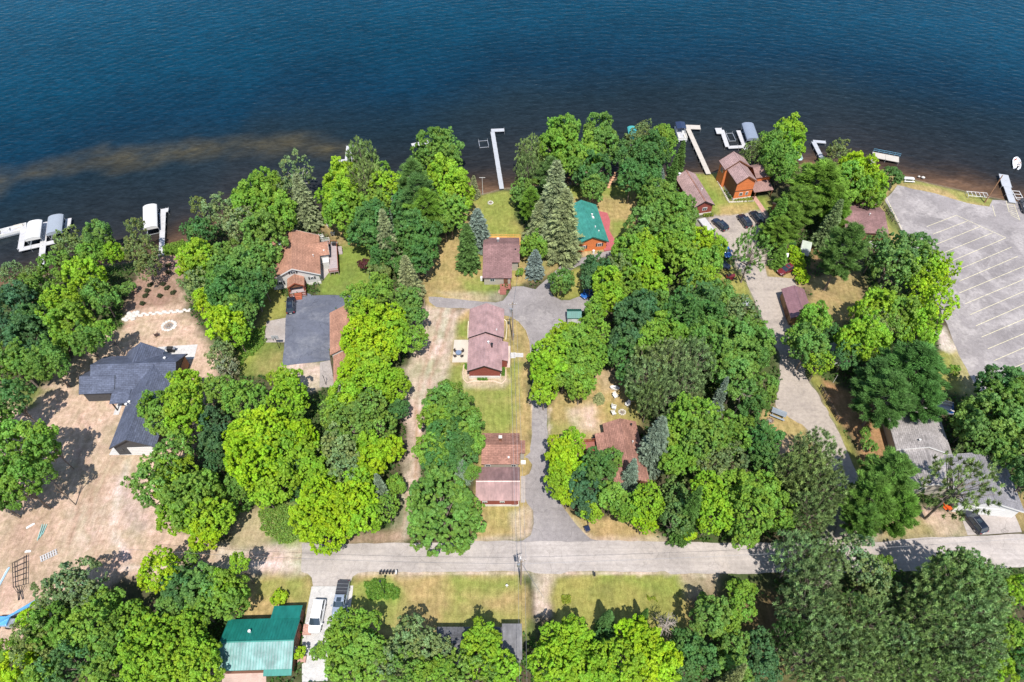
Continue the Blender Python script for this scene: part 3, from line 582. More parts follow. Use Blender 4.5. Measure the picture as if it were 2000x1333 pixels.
class House:
    def __init__(s, name, label, cat, origin, deg):
        s.t = thing(name, label, cat, (origin[0], origin[1], 0), math.radians(deg)); s.o = origin; s.a = math.radians(deg)
    def L(s, px, py, z=0.0):
        x, y = G(px, py, z); x -= s.o[0]; y -= s.o[1]; c, n = math.cos(s.a), math.sin(s.a)
        return (x * c + y * n, -x * n + y * c)
    def bb(s, z, pts):
        P = [s.L(a, b, z) for a, b in pts]
        return (min(p[0] for p in P), max(p[0] for p in P), min(p[1] for p in P), max(p[1] for p in P))
    def gable(s, b, axis, ze, zr, roof, wall, over=.4, th=.16, ribs=None, ridge=None, zb=0.0, found=None, ridge_at=.5, cap=None, fascia=None):
        e0, e1, n0, n1 = b
        a0, a1, t0, t1 = (e0, e1, n0, n1) if axis == 'e' else (n0, n1, e0, e1)
        tm = t0 + (t1 - t0) * ridge_at; s0 = (zr - ze) / (tm - t0); s1 = (zr - ze) / (t1 - tm)
        prof = [(t0, ze - th), (tm, zr - th), (t1, ze - th), (t1, ze), (tm, zr), (t0, ze)]
        MB().prism(prof, a0, a1, axis).build('roof', roof, s.t)
        if fascia:
            for aa in (a0 - .03, a1 + .001):
                MB().prism([(t0, ze - .28), (tm, zr - .28), (t1, ze - .28), (t1, ze + .02), (tm, zr + .02), (t0, ze + .02)], aa, aa + .03, axis).build('fascia', fascia, s.t)
        wallp = [(t0 + over, zb), (t1 - over, zb), (t1 - over, ze + over * s1 - th - .02), (tm, zr - th - .02), (t0 + over, ze + over * s0 - th - .02)]
        MB().prism(wallp, a0 + over, a1 - over, axis).build('wall', wall, s.t)
        if found:
            q = (a0 + over - .08, a1 - over + .08, t0 + over - .08, t1 - over + .08)
            e = q if axis == 'e' else (q[2], q[3], q[0], q[1])
            MB().box(*e, zb, zb + .55).build('foundation', found, s.t)
        if cap is not None:
            cm = MB().prism([(tm - .16, zr - .02), (tm + .16, zr - .02), (tm, zr + .07)], a0, a1, axis); cm.build('ridge_cap', cap, s.t)
        if ribs:
            sp, mt = ribs; r = MB(); k = int((a1 - a0) / sp)
            for i in range(k + 1):
                a = a0 + (a1 - a0 - .05) * i / k
                for (ta, za), (tb, zb_) in (((t0, ze), (tm, zr)), ((tm, zr), (t1, ze))):
                    r.prism([(ta, za + .002), (tb, zb_ + .002), (tb, zb_ + .045), (ta, za + .045)], a, a + .05, axis)
            r.build('roof_rib', mt, s.t, kind='stuff')
        return dict(a0=a0, a1=a1, t0=t0, t1=t1, ze=ze, zr=zr, over=over, axis=axis, tm=tm)
    def slope(s, b, z_s, z_n, roof, wall=None, over=.3, th=.14, axis='n', zb=0.0):
        """lean-to; height z_s at the low-coordinate side, z_n at the high one, along axis"""
        e0, e1, n0, n1 = b
        if axis == 'n': prof = [(n0, z_s - th), (n1, z_n - th), (n1, z_n), (n0, z_s)]; MB().prism(prof, e0, e1, 'e').build('roof', roof, s.t)
        else: prof = [(e0, z_s - th), (e1, z_n - th), (e1, z_n), (e0, z_s)]; MB().prism(prof, n0, n1, 'n').build('roof', roof, s.t)
        if wall:
            zz = min(z_s, z_n) - th - .02
            MB().box(e0 + over, e1 - over, n0 + over, n1 - over, zb, zz).build('wall', wall, s.t)
    def window(s, side, at, p, z, w=1.0, h=1.1, frame=None, shutter=None):
        """side e+/e-/n+/n-: wall face; at: its coordinate, p: position along it"""
        frame = frame or M_white; sg = 1 if side[1] == '+' else -1
        def bx(p0, p1, z0, z1, d0, d1):
            x0, x1 = sorted((at + sg * d0, at + sg * d1))
            return MB().box(p0, p1, x0, x1, z0, z1) if side[0] == 'n' else MB().box(x0, x1, p0, p1, z0, z1)
        f = bx(p - w / 2, p + w / 2, z - h / 2, z + h / 2, -.02, .06).build('window', frame, s.t)
        bx(p - w / 2 + .1, p - .03, z - h / 2 + .1, z + h / 2 - .1, .05, .075).build('pane', M_glass, f)
        bx(p + .03, p + w / 2 - .1, z - h / 2 + .1, z + h / 2 - .1, .05, .075).build('pane', M_glass, f)
        if shutter:
            for q in (-1, 1):
                c = p + q * (w / 2 + .22); bx(c - .18, c + .18, z - h / 2, z + h / 2, 0, .05).build('shutter', shutter, s.t)
    def door(s, side, at, p, w, h, mat, zb=.15, panels=0):
        sg = 1 if side[1] == '+' else -1
        def bx(p0, p1, z0, z1, d0, d1):
            x0, x1 = sorted((at + sg * d0, at + sg * d1))
            return MB().box(p0, p1, x0, x1, z0, z1) if side[0] == 'n' else MB().box(x0, x1, p0, p1, z0, z1)
        d = bx(p - w / 2, p + w / 2, zb, zb + h, -.02, .05).build('garage_door' if panels else 'door', mat, s.t)
        for i in range(panels):
            bx(p - w / 2 + .1, p + w / 2 - .1, zb + h * i / panels + .04, zb + h * (i + 1) / panels - .04, .045, .075).build('panel', mat, d)
        if not panels: bx(p + w / 2 - .18, p + w / 2 - .1, zb + 1.0, zb + 1.12, .05, .12).build('handle', M_steel, d)
        return d
    def vent(s, e, n, z, r=.09, h=.45, mat=None): MB().cyl(e, n, z - .2, z + h, r).cyl(e, n, z + h, z + h + .06, r * 1.6).build('vent_pipe', mat or M_white, s.t)
    def chimney(s, e, n, z0, z1, w=.5, mat=None):
        c = MB().box(e - w / 2, e + w / 2, n - w / 2, n + w / 2, z0, z1).build('chimney', mat or M_brickp, s.t)
        MB().box(e - w / 2 - .06, e + w / 2 + .06, n - w / 2 - .06, n + w / 2 + .06, z1, z1 + .08).build('chimney_cap', M_found, c)
    def skylight(s, e, n, z, w=.6, d=.9, tilt=0.0, dirn='n'):
        o = MB().box(-w / 2, w / 2, -d / 2, d / 2, -.1, .12).build('skylight', M_white, s.t); o.location = (e, n, z)
        o.rotation_euler = (tilt, 0, 0) if dirn == 'n' else (0, tilt, 0)
        MB().box(-w / 2 + .08, w / 2 - .08, -d / 2 + .08, d / 2 - .08, .12, .14).build('pane', M_glass if tilt == 99 else surf('milky_skylight_dome', (.8, .82, .84), .3, .03), o)
    def deck(s, b, z, mat, rail=None, sides='ewns', h=.95, name='deck', post_mat=None):
        e0, e1, n0, n1 = b
        d = MB().box(e0, e1, n0, n1, z - .15, z).build(name, mat, s.t)
        k = MB()
        for e in (e0 + .1, (e0 + e1) / 2, e1 - .1):
            for n in (n0 + .1, n1 - .1): k.box(e - .07, e + .07, n - .07, n + .07, 0, z - .15)
        k.build('deck_post', post_mat or M_post, d, kind='stuff')
        if rail:
            segs = []
            if 'w' in sides: segs.append(((e0, n0), (e0, n1)))
            if 'e' in sides: segs.append(((e1, n0), (e1, n1)))
            if 's' in sides: segs.append(((e0, n0), (e1, n0)))
            if 'n' in sides: segs.append(((e0, n1), (e1, n1)))
            for a, b2 in segs:
                r = MB(); a = Vector(a); b2 = Vector(b2); ln = (b2 - a).length; dd = (b2 - a).normalized()
                for zz in (z + .15, z + .45, z + h): r.tube((*a, zz), (*b2, zz), .045, n=4)
                q = max(1, int(ln / 1.4))
                for i in range(q + 1):
                    c = a.lerp(b2, i / q); r.box(c.x - .05, c.x + .05, c.y - .05, c.y + .05, z, z + h + .05)
                q = max(1, int(ln / .22))
                for i in range(q):
                    c = a.lerp(b2, (i + .5) / q); r.box(c.x - .015, c.x + .015, c.y - .015, c.y + .015, z + .1, z + h)
                r.build('railing', rail, d, kind='stuff')
    def stairs(s, e0, e1, n0, n1, z0, z1, mat, n=5):
        """treads from (n0,z0) to (n1,z1) along n"""
        st = thing_part = MB()
        st.prism([(n0, z0 - .25), (n1, z1 - .25), (n1, z1 - .02), (n0, z0 - .02)] if n1 > n0 else [(n1, z1 - .25), (n0, z0 - .25), (n0, z0 - .02), (n1, z1 - .02)], e0 + .05, e1 - .05, 'e')
        o = st.build('stairs', mat, s.t)
        for i in range(n):
            a = n0 + (n1 - n0) * (i + .5) / n; z = z0 + (z1 - z0) * (i + .5) / n
            MB().box(e0, e1, a - .15, a + .15, z, z + .05).build('tread', mat, o)

# ---- large charcoal-roofed new house
SH = (.10, .115, .165)
R_e = shingle('charcoal_shingles', SH, 'e'); R_n = shingle('charcoal_shingles', SH, 'n')
h = House('house', 'large new house with a charcoal shingle roof in a bare dirt yard', 'house', (-73, 76), 2.5)
M_dkwall = M_charcoal
main = h.gable((-8.2, 8.1, .9, 9.8), 'e', 3.0, 5.9, R_e, M_dkwall, .45, cap=R_e, fascia=M_charcoal)
h.gable((-4.0, 3.2, 5.0, 11.0), 'n', 2.95, 5.6, R_n, M_dkwall, .45, cap=R_n, fascia=M_charcoal)
h.gable((-.3, 8.0, -11.9, 5.3), 'n', 3.0, 5.75, R_n, M_dkwall, .5, cap=R_n, fascia=M_charcoal)
h.gable((-10.1, -3.4, .6, 6.2), 'e', 3.0, 4.9, R_e, M_dkwall, .4, fascia=M_charcoal)
h.slope((-3.7, -.25, -1.7, 1.2), 2.75, 3.35, R_e, None)
for e in (-3.4, -.8): MB().box(e - .1, e + .1, -1.5, -1.3, 0, 2.6).build('porch_post', M_black, h.t)
h.door('n-', 1.0, -6.6, 4.0, 2.3, M_charcoal, .1, 4)
h.door('n-', -11.4, 4.8, 4.6, 2.3, M_white, .1, 4); h.window('n-', -11.4, 1.2, 1.7, .8, .9, M_charcoal)
h.door('n-', 1.35, -2.2, 1.0, 2.1, M_brownw)
MB().box(7.66, 7.72, 1.5, 9.2, .4, 3.0).build('cedar_cladding', siding('warm_brown_cladding', (.30, .14, .07), .3), h.t)
h.window('e+', 7.72, 4, 1.6, 1.6, 1.3, M_charcoal); h.window('n+', 10.55, -.4, 1.7, 2.2, 1.5, M_charcoal)
h.vent(5.0, 7.3, 4.6, .16, .4); h.vent(.9, 1.9-4.4, 3.9, .16, .4); h.vent(.1, -2.6, 3.3, .16, .4)
MB().box(8.4, 9.8, 5.8, 6.9, .05, 1.1).build('condenser_box', M_black, h.t)

# ---- brown-roofed white house on the left
BR = (.39, .205, .14); B_e = shingle('faded_brown_shingles', BR, 'e', .12); B_n = shingle('faded_brown_shingles', BR, 'n', .12)
h = House('house', 'white house with a faded brown roof and red gabled entry porch beside the dark driveway', 'house', (-49.35, 114.0), 11.5)
h.gable((-5.6, 5.6, -6.65, 6.65), 'n', 3.2, 6.0, B_n, M_cream, .5, cap=B_n, fascia=M_white, found=M_found)
h.gable((2.6, 7.7, -.2, 4.4), 'e', 3.0, 4.7, B_e, M_cream, .4, cap=B_e, fascia=M_white)
h.gable((-1.75, 1.95, -9.0, -6.0), 'n', 2.75, 3.9, B_n, M_brownw, .35, cap=B_n, fascia=M_redwood, zb=2.2)
for e in (-1.4, 1.6): MB().box(e - .09, e + .09, -8.8, -8.62, 0, 2.7).build('porch_post', M_redwood, h.t)
h.deck((-1.7, 1.9, -8.9, -6.2), .9, M_deckgrey, M_redwood, 'we')
h.stairs(-.7, .9, -9.0, -10.4, .85, .1, M_redwood, 4)
h.deck((-1.7, -.8, -9.7, -8.95), .5, M_deckgrey, M_redwood, 'ws', .8, 'landing'); h.deck((1.0, 1.9, -9.7, -8.95), .5, M_deckgrey, M_redwood, 'es', .8, 'landing')
h.window('n-', -6.15, -.1, 4.4, 1.1, .8, None, M_charcoal); h.window('n-', -6.15, -3.4, 1.8, 1.0, 1.1, None, M_charcoal); h.window('n-', -6.15, 3.5, 2.0, .8, .8, None, M_charcoal)
h.window('e+', 5.1, -4.0, 1.8, 1.2, 1.1); h.window('e+', 5.1, -1.4, 1.8, .9, 1.1)
h.deck((7.2, 9.3, -4.3, 5.4), 1.2, M_deckgrey, M_redwood, 'ens'); h.deck((3.2, 7.6, 4.5, 6.6), 1.2, M_deckgrey, M_white, 'n')
h.stairs(9.4, 10.3, 4.2, 2.6, 1.1, .1, M_deckgrey, 5)
MB().box(6.0, 7.4, -2.0, -.4, 0, 2.3).build('porch_box', M_cream, h.t)
h.skylight(-3.0, 3.6, 4.55, .7, 1.3, -.46, 'e'); h.vent(4.3, -1.2, 3.9, .08, .5)
h.vent(6.6, .6, 3.4, .12, .3)

# ---- brown-roofed garage under the trees
h = House('garage', 'long garage with a faded brown roof, its east half under yellow-green trees', 'garage', (-33.7, 92.3), 10)
h.gable((-4.0, 4.0, -5.8, 5.8), 'n', 2.9, 4.9, B_n, M_cream, .35, cap=B_n)
h.gable((-3.4, 3.8, -13.4, -5.9), 'n', 2.6, 4.4, B_n, M_cream, .35, cap=B_n, fascia=M_white)
h.door('e-', -3.66, 1.5, 3.0, 2.1, M_white, .1, 4); h.door('e-', -3.66, -2.8, 3.0, 2.1, M_white, .1, 4)

# ---- small cottage with fresh cedar deck
MR = (.235, .135, .13); C_e = shingle('maroon_brown_shingles', MR, 'e', .14); C_n = shingle('maroon_brown_shingles', MR, 'n', .14)
h = House('cottage', 'small cottage with a maroon shingle roof and fresh cedar deck behind two blue spruces', 'cottage', (-2.4, 116), 0)
h.gable((-4.2, 4.15, -3.3, 5.0), 'e', 3.0, 4.8, C_e, M_greige, .4, cap=C_e)
h.slope((-4.2, 2.4, -7.8, -3.25), 2.45, 3.05, C_e, M_greige, .35)
h.window('n-', -7.45, -2.0, 1.5, 1.1, .8); h.door('n-', -7.45, 1.0, .95, 2.0, M_brownw)
h.deck((-.3, 2.1, -9.4, -7.8), .6, M_deckred, M_redwood, 'e'); h.stairs(-.3, 1.1, -9.4, -10.6, .55, .1, M_deckred, 3)
h.deck((-4.0, 4.4, 4.6, 7.2), 1.1, M_cedar, M_cedar, 'wne'); MB().box(-3.8, 1.2, 6.6, 7.1, 1.1, 1.55).build('bench', M_cedar, h.t)
h.chimney(-.8, 2.2, 4.0, 5.2, .45, M_grey); h.vent(3.2, -.4, 3.8, .14, .5, M_black)
MB().box(-4.75, -4.3, -6.4, -5.7, .1, 1.0).build('condenser_box', M_white, h.t)
h.window('e+', 3.75, 2.0, 1.7, 1.0, 1.0)

# ---- green-roofed orange log cabin
GR = (.055, .26, .215); MG = metal_roof('green_metal_roofing', GR)
h = House('log_cabin', 'orange log cabin with a green ribbed metal roof and a red deck on its right', 'cabin', (17.75, 126.1), 8)
h.gable((-3.95, 3.95, -6.8, 6.7), 'n', 2.8, 4.7, MG, M_logs, .4, ribs=(.45, MG), cap=MG, fascia=metal_roof('green_trim', (.03, .15, .12)))
h.window('n-', -6.4, -1.9, 1.35, .95, 1.0, None, M_charcoal); h.window('n-', -6.4, 1.9, 1.7, .95, 1.0, None, M_charcoal)
h.vent(1.6, 1.5, 4.05, .14, .35); h.vent(1.4, -3.0, 4.1, .1, .35); h.vent(2.0, -4.2, 3.75, .1, .35); h.skylight(1.7, .8, 4.0, .5, .7, .45, 'e')
dk = [h.L(a, b, .35) for a, b in [(1168, 412), (1186, 416), (1192, 431), (1190, 450), (1200, 468), (1204, 480), (1197, 487), (1180, 490), (1178, 470)]]
MB().poly(dk, .05, .35).build('deck', siding('rose_red_deck_boards', (.38, .10, .11), .14, .1, True), h.t)
MB().cyl(.4, -7.3, 0, .9, .3).build('propane_tank', M_white, h.t)

# ---- two-gable maroon cottage in the centre
MM = (.40, .255, .245); MMr = metal_roof('dusty_maroon_metal', MM, .14)
h = House('duplex_cottage', 'long two-gable cottage with dusty maroon metal roofs beside the round asphalt court', 'cottage', (-5.35, 90), 0)
h.gable((-3.65, 3.7, .25, 8.2), 'n', 3.1, 4.95, MMr, M_darkred, .35, ribs=(.5, MMr), cap=MMr, fascia=M_black, found=M_found)
h.gable((-3.55, 3.35, -8.1, .3), 'n', 2.75, 4.45, MMr, M_darkred, .35, ribs=(.5, MMr), cap=MMr, fascia=M_black, found=M_found)
h.slope((3.0, 4.6, -5.2, -.3), 2.85, 2.35, MMr, M_darkred, .25, axis='e')
h.vent(.6, -2.2, 4.4, .14, .4); h.vent(1.3, -2.8, 4.05, .18, .8, M_black); h.vent(2.2, 1.5, 3.95, .08, .35)
h.window('e-', -3.2, 3.0, 1.7, 1.0, 1.0); h.door('e-', -3.2, -1.0, .95, 2.0, M_white)
for w in ((-.9, -8.7, 1.0, .9), ): MB().box(-3.0, 2.9, -7.82, -7.74, .55, .75).build('trim_board', M_white, h.t)

# ---- brown cabin and maroon garage by the lane
TB = (.32, .165, .125); D_e = shingle('reddish_brown_shingles', TB, 'e', .22); D_n = shingle('reddish_brown_shingles', TB, 'n', .22)
h = House('cabin', 'small cabin with a reddish-brown shingle roof right behind the maroon garage', 'cabin', (-2.0, 64.3), 0)
h.gable((-3.45, 3.4, -3.2, 3.25), 'e', 2.8, 4.1, D_e, M_greige, .35, cap=D_e)
h.slope((3.3, 4.4, -.9, 1.8), 2.6, 2.65, D_e, M_greige, .2)
MB().box(3.6, 4.5, -1.7, -1.0, 0, .35).build('door_step', M_white, h.t)
h.window('n-', -2.85, -2.3, 1.7, .9, .7); h.window('n-', -2.85, 2.3, 1.7, .9, .7)
h.chimney(-.1, 1.3, 3.2, 4.6, .5, M_brownw); h.vent(1.4, -2.2, 3.1, .12, .35)
h = House('garage', 'maroon metal-roofed garage with two small white windows, beside the lane', 'garage', (-2.4, 57.4), 0)
MD = metal_roof('worn_maroon_metal', (.25, .15, .14), .22)
h.gable((-3.85, 3.8, -3.3, 3.2), 'e', 2.6, 3.55, MD, M_darkred, .3, ribs=(.6, MD), cap=MD, found=M_found)
h.window('n-', -3.0, -2.3, 1.55, .85, .6); h.window('n-', -3.0, .7, 1.55, .8, .6); h.door('n-', -3.0, 2.8, .9, 1.9, M_darkred)

# ---- brown shingle house in the middle lot
h = House('house', 'brown shingle-roofed house with a red deck, half hidden by round trees', 'house', (20.6, 63.5), 4.6)
h.gable((-3.3, 3.0, -6.2, 6.4), 'n', 2.8, 4.2, D_n, M_brownw, .35, cap=D_n)
h.slope((-5.0, -3.0, -1.2, 4.6), 2.4, 2.75, D_n, None, axis='e')
MB().box(-4.6, -3.0, 1.8, 4.4, 0, 2.2).build('porch_wall', M_brownw, h.t)
h.deck((-7.9, -4.7, 1.9, 3.9), .8, M_deckred, M_redwood, 'ns')
h.vent(1.8, 5.2, 3.5, .12, .4, M_black); h.vent(1.3, 1.4, 3.75, .08, .4); MB().box(-5.3, -4.1, 4.3, 5.0, 0, .7).build('grill_box', M_black, h.t)

# ---- small green-roofed shed at the court
h = House('shed', 'tiny shed with a dark green roof at the edge of the round asphalt court', 'shed', (13.2, 97.8), 0)
h.gable((-1.5, 1.6, -1.3, 1.4), 'e', 2.1, 2.8, metal_roof('dark_green_metal', (.012, .10, .085)), M_cream, .15, ribs=(.4, MATS['dark_green_metal']))
h.door('n-', -1.15, 0, 1.1, 1.8, M_white)

# ---- long cabin and tall log house near the lake
h = House('cabin', 'long dark red cabin with a dusty mauve roof, left of the tall orange log house', 'cabin', (45.9, 138.6), 12)
RM = (.36, .24, .225); R2n = shingle('mauve_brown_shingles', RM, 'n', .1); R2e = shingle('mauve_brown_shingles', RM, 'e', .1)
h.gable((-2.9, 2.7, -6.2, 6.6), 'n', 2.9, 4.5, R2n, M_darkred, .35, cap=D_n, fascia=M_black, found=M_found)
h.window('n-', -5.85, .4, 1.8, 1.2, .9); h.vent(1.0, -1.2, 4.0, .1, .4); h.vent(-1.9, 6.2, 3.5, .22, .5)
h = House('log_house', 'tall two-storey orange log house with mauve-brown roofs near the lake', 'house', (58, 141), 12)
b1 = h.bb(5.6, [(1408, 314), (1416, 332)]); b2 = h.bb(5.6, [(1425, 330), (1440, 358), (1480, 353)])
RB = shingle('mauve_brown_shingles', (.30, .185, .165), 'n', .12); RBe = shingle('brown_mauve_shingles', (.30, .185, .165), 'e', .12)
e0 = b1[0]; h.gable((e0, e0 + 6.9, b2[3] - .2, b1[3]), 'n', 5.6, 7.9, RB, M_logs, .35, cap=RB, fascia=M_brownw)
h.gable((b2[0], b2[1], b2[2], b2[3] + .2), 'n', 5.4, 7.3, RB, M_logs, .35, cap=RB, fascia=M_brownw, found=M_found)
MB().box(b2[0] + .3, b2[0] + .34, b2[2] + .4, b2[3], .5, 5.2).build('dark_west_sheet', M_brownw, h.t)  # thin dark brown sheet laid over the west wall of the south block
MB().box(b2[0] + .3, b2[1] - .3, b2[2] + .27, b2[2] + .33, 2.7, 2.9).build('belt_board', M_brownw, h.t)
b3 = h.bb(4.6, [(1462, 326), (1472, 321), (1493, 319), (1506, 343), (1482, 346)])
h.gable((b3[0], b3[1], b3[2], b3[3]), 'e', 4.4, 5.7, RBe, M_logs, .35, cap=RBe, fascia=M_brownw)
b4 = h.bb(2.6, [(1480, 355), (1500, 354), (1501, 371), (1472, 374)])
h.slope((b2[1] - .2, b4[1], b4[2], b4[3]), 2.4, 3.1, RBe, None)
for e in (b2[1] + .3, b4[1] - .2): MB().box(e - .1, e + .1, b4[2] + .1, b4[2] + .3, 0, 2.3).build('porch_post', M_brownw, h.t)
h.window('n-', b2[2] + .35, (b2[0] + b2[1]) / 2 - .6, 1.7, .9, 1.0); h.window('n-', b2[2] + .35, (b2[0] + b2[1]) / 2 + 1.0, 1.7, .7, 1.0)
h.window('e-', b1[0] + .35, b1[3] - 2.0, 4.2, 1.2, 1.2)
M_rock = surf('pale_field_stone', (.47, .43, .37), .9, .25, 3)

# ---- brown-roofed house by the car park, small shed behind it
h = House('house', 'brown-roofed house between the big pines and the boat launch car park', 'house', (84, 127.3), -4)
h.gable((-4.9, 5.0, -4.6, 6.5), 'e', 3.0, 4.7, C_e, M_brownw, .35, cap=C_e, ridge_at=.52)
h.gable((.3, 5.0, 4.0, 9.0), 'n', 2.9, 4.5, C_n, M_brownw, .3, cap=C_n); h.gable((-5.4, -2.4, 1.0, 8.0), 'n', 2.9, 4.2, C_n, M_brownw, .3)
h.vent(1.2, 0.2, 4.5, .1, .4); MB().box(-1.2, 3.6, -6.4, -4.3, .1, .3).build('doorstep', M_conc, h.t)
h = House('shed', 'brown shed with a dark roof under the big pines beside the gravel lot', 'shed', (67.5, 133), 12)
h.gable((-2.8, 2.6, -2.2, 2.2), 'e', 2.4, 3.5, shingle('dark_brown_shingles', (.10, .07, .065), 'e'), M_brownw, .25)

# ---- mauve-roofed garage on the gravel lane
h = House('garage', 'wooden garage with a mauve metal roof on the edge of the gravel lane', 'garage', (61.4, 100.4), -1)
MV = metal_roof('mauve_metal', (.25, .135, .15), .05)
h.gable((-2.45, 2.5, -4.3, 4.2), 'n', 2.6, 3.8, MV, siding('tan_log_siding', (.30, .17, .08), .25), .3, ribs=(.5, MV), cap=MV, fascia=MV)
h.door('e-', -2.15, -1.2, 2.6, 1.9, M_brownw, .1, 3)

# ---- grey-roofed house at the right edge
GY = (.34, .31, .30); G_e = shingle('light_grey_shingles', GY, 'e', .2); G_n = shingle('light_grey_shingles', GY, 'n', .2)
h = House('house', 'large light-grey shingle house with a white garage front at the right edge', 'house', (75, 68), -6.5)
ba = h.bb(3, [(1734, 820), (1823, 798), (1858, 881), (1773, 881)])
h.gable(ba, 'n', 3.0, 4.9, G_n, M_greige, .4, fascia=M_white, cap=G_n)
bb = h.bb(3, [(1773, 881), (1850, 884), (1795, 955)])
h.gable((ba[0] + .6, ba[1] - 1.2, ba[2] - 7.2, ba[2] + .2), 'n', 2.9, 4.5, G_n, M_greige, .4, fascia=M_white, cap=G_n)
bc = h.bb(3, [(1872, 988), (1994, 981), (1955, 903)])
DK = shingle('slate_grey_shingles', (.235, .225, .24), 'n', .12)
h.gable((bc[0], bc[1], bc[2], bc[3] + .3), 'n', 3.0, 4.9, DK, M_white, .4, fascia=M_white, cap=DK)
h.gable((ba[1] - 3.5, bc[0] + 4.5, bc[3] - 3.2, ba[2] - .3), 'e', 2.8, 3.9, shingle('slate_grey_shingles', (.235, .225, .24), 'e', .12), M_greige, .3)
h.door('n-', bc[2] + .4, (bc[0] + bc[1]) / 2, 5.2, 2.4, M_white, .05, 4)
h.window('e-', ba[0] + .4, ba[3] - 4.0, 1.7, .9, .9, M_white); h.window('e-', ba[0] + .4, ba[3] - 1.2, 1.7, .9, .9, M_white)
h.vent((ba[0] + ba[1]) / 2 - 1.2, ba[2] + 1.4, 4.5, .12, .35)
h.window('n-', ba[2] - 6.8, ba[0] + 3.2, 1.7, 1.2, 1.1)

# ---- teal metal roof at the lower left
TL = (.012, .165, .135); TM = metal_roof('teal_metal_roofing', TL, .1); TW = metal_roof('faded_teal_metal', (.12, .22, .21), .3)
h = House('house', 'house with a teal ribbed metal roof beside two cars on a white concrete drive', 'house', (-37.5, 30.9), 1.5)
h.gable((-5.6, 5.3, -3.9, 3.4), 'e', 3.0, 4.4, TM, M_brownw, .35, ribs=(.42, TM), cap=TM, found=None)
h.slope((1.2, 5.3, -4.7, -3.8), 2.72, 2.98, TM, None); h.slope((.8, 5.2, 3.3, 5.4), 3.15, 2.6, TM, M_brownw, .25)
sr = (4.4 - 3.0) / 3.65
MB().prism([(-3.88, 3.012), (-.27, 4.40), (-.27, 4.412), (-3.88, 3.024)], -5.58, 5.28, 'e').build('roof_weathering_sheet', TW, h.t)
h.vent(-1.6, 1.2, 4.0, .14, .35); h.window('e+', 4.95, -1.0, 1.7, 1.1, 1.0); h.door('e+', 4.95, 1.4, 1.0, 2.0, M_redwood)
MB().box(5.2, 6.5, 1.7, 3.3, 0, .3).build('brick_step', M_brickp, h.t); MB().box(5.1, 6.4, -2.3, -1.4, 0, .5).build('planter_box', M_brickp, h.t)

# ---- dark roofs between the maples at the bottom
h = House('house', 'low house with a dark grey roof among the maples at the bottom edge', 'house', (-5, 30.5), 0)
DG = shingle('dark_grey_shingles', (.12, .12, .13), 'e'); h.gable((-6.4, 3.6, -2.6, 2.6), 'e', 2.9, 3.7, DG, M_greige, .3, cap=DG)
WG = metal_roof('weathered_slate_metal', (.18, .175, .18), .3)
h.slope((3.5, 6.5, -2.0, 3.0), 2.75, 3.15, WG, M_greige, .2)
h = House('shed', 'small shed with a pale grey roof glimpsed between the trees beside the gravel lane', 'shed', (66.8, 87.5), -12)
h.gable((-1.8, 1.8, -2.4, 2.4), 'n', 2.3, 3.2, surf('pale_roof_felt', (.42, .43, .46), .7), M_cream, .2)
h = House('boathouse', 'tan-roofed boathouse mostly hidden behind the tall spruce on the left shore', 'boathouse', (-57.5, 134.5), 8)
h.gable((-3, 3, -2.2, 2.2), 'e', 2.4, 3.4, shingle('tan_shingles', (.50, .30, .16), 'e'), M_cream, .25)

# ================================================================== TREES
rng = np.random.default_rng(5)
def leaf_mat(name, trans=.30, soft=.5, shine=.25):
    m, N, L = new_mat(name)
    oi = N.new('ShaderNodeObjectInfo'); at = node(N, 'ShaderNodeAttribute', attribute_name='tint')
    c = mul(N, L, oi.outputs['Color'], at.outputs[0])
    d = N.new('ShaderNodeBsdfPrincipled'); L.new(c, d.inputs['Base Color']); d.inputs['Roughness'].default_value = .55
    d.inputs['Specular IOR Level'].default_value = shine
    t = N.new('ShaderNodeBsdfTranslucent'); c2 = mul(N, L, c, (1.5, 1.35, .5)); L.new(c2, t.inputs[0])
    x = N.new('ShaderNodeMixShader'); x.inputs[0].default_value = trans; L.new(d.outputs[0], x.inputs[1]); L.new(t.outputs[0], x.inputs[2])
    o = N.new('ShaderNodeOutputMaterial'); L.new(x.outputs[0], o.inputs[0]); return m
M_leaf = leaf_mat('broad_leaves'); M_needle = leaf_mat('needles', .12, shine=.15)
M_bark = surf('grey_brown_bark', (.20, .16, .13), .9, .3, 3); M_birch = surf('pale_bark', (.55, .52, .48), .8, .25, 4)

def unit(v): return v / (np.linalg.norm(v, axis=1, keepdims=True) + 1e-9)
def quads(P, Nn, size, asp=.75, tint=None, name='crown', mat=None):
    """one leaf-spray quad per point, facing Nn"""
    n = len(P); r = unit(rng.normal(size=(n, 3))); u = unit(np.cross(Nn, r)); w = np.cross(Nn, u)
    s = (size * rng.uniform(.5, 1.5, n))[:, None]; u = u * s; w = w * s * asp
    bend = Nn * s * .25
    V = np.concatenate([P - u + bend * 0, P - w * .9 - bend * .4, P + u, P + w - bend * .3], 1).reshape(-1, 3)
    F = np.arange(4 * n).reshape(n, 4); return V, F
def add_tint(me, T):
    at = me.attributes.new('tint', 'FLOAT_COLOR', 'POINT'); c = np.ones((len(me.vertices), 4)); c[:, :3] = T
    at.data.foreach_set('color', c.ravel().astype(np.float32))
def tint_of(n, lobe_tint, amp=.22):
    b = (1 + rng.uniform(-amp, amp, n)) * lobe_tint[:, 0]
    hue = lobe_tint[:, 1] + rng.uniform(-.08, .08, n)
    return np.stack([b * (1 + hue), b, b * (1 - hue)], 1)

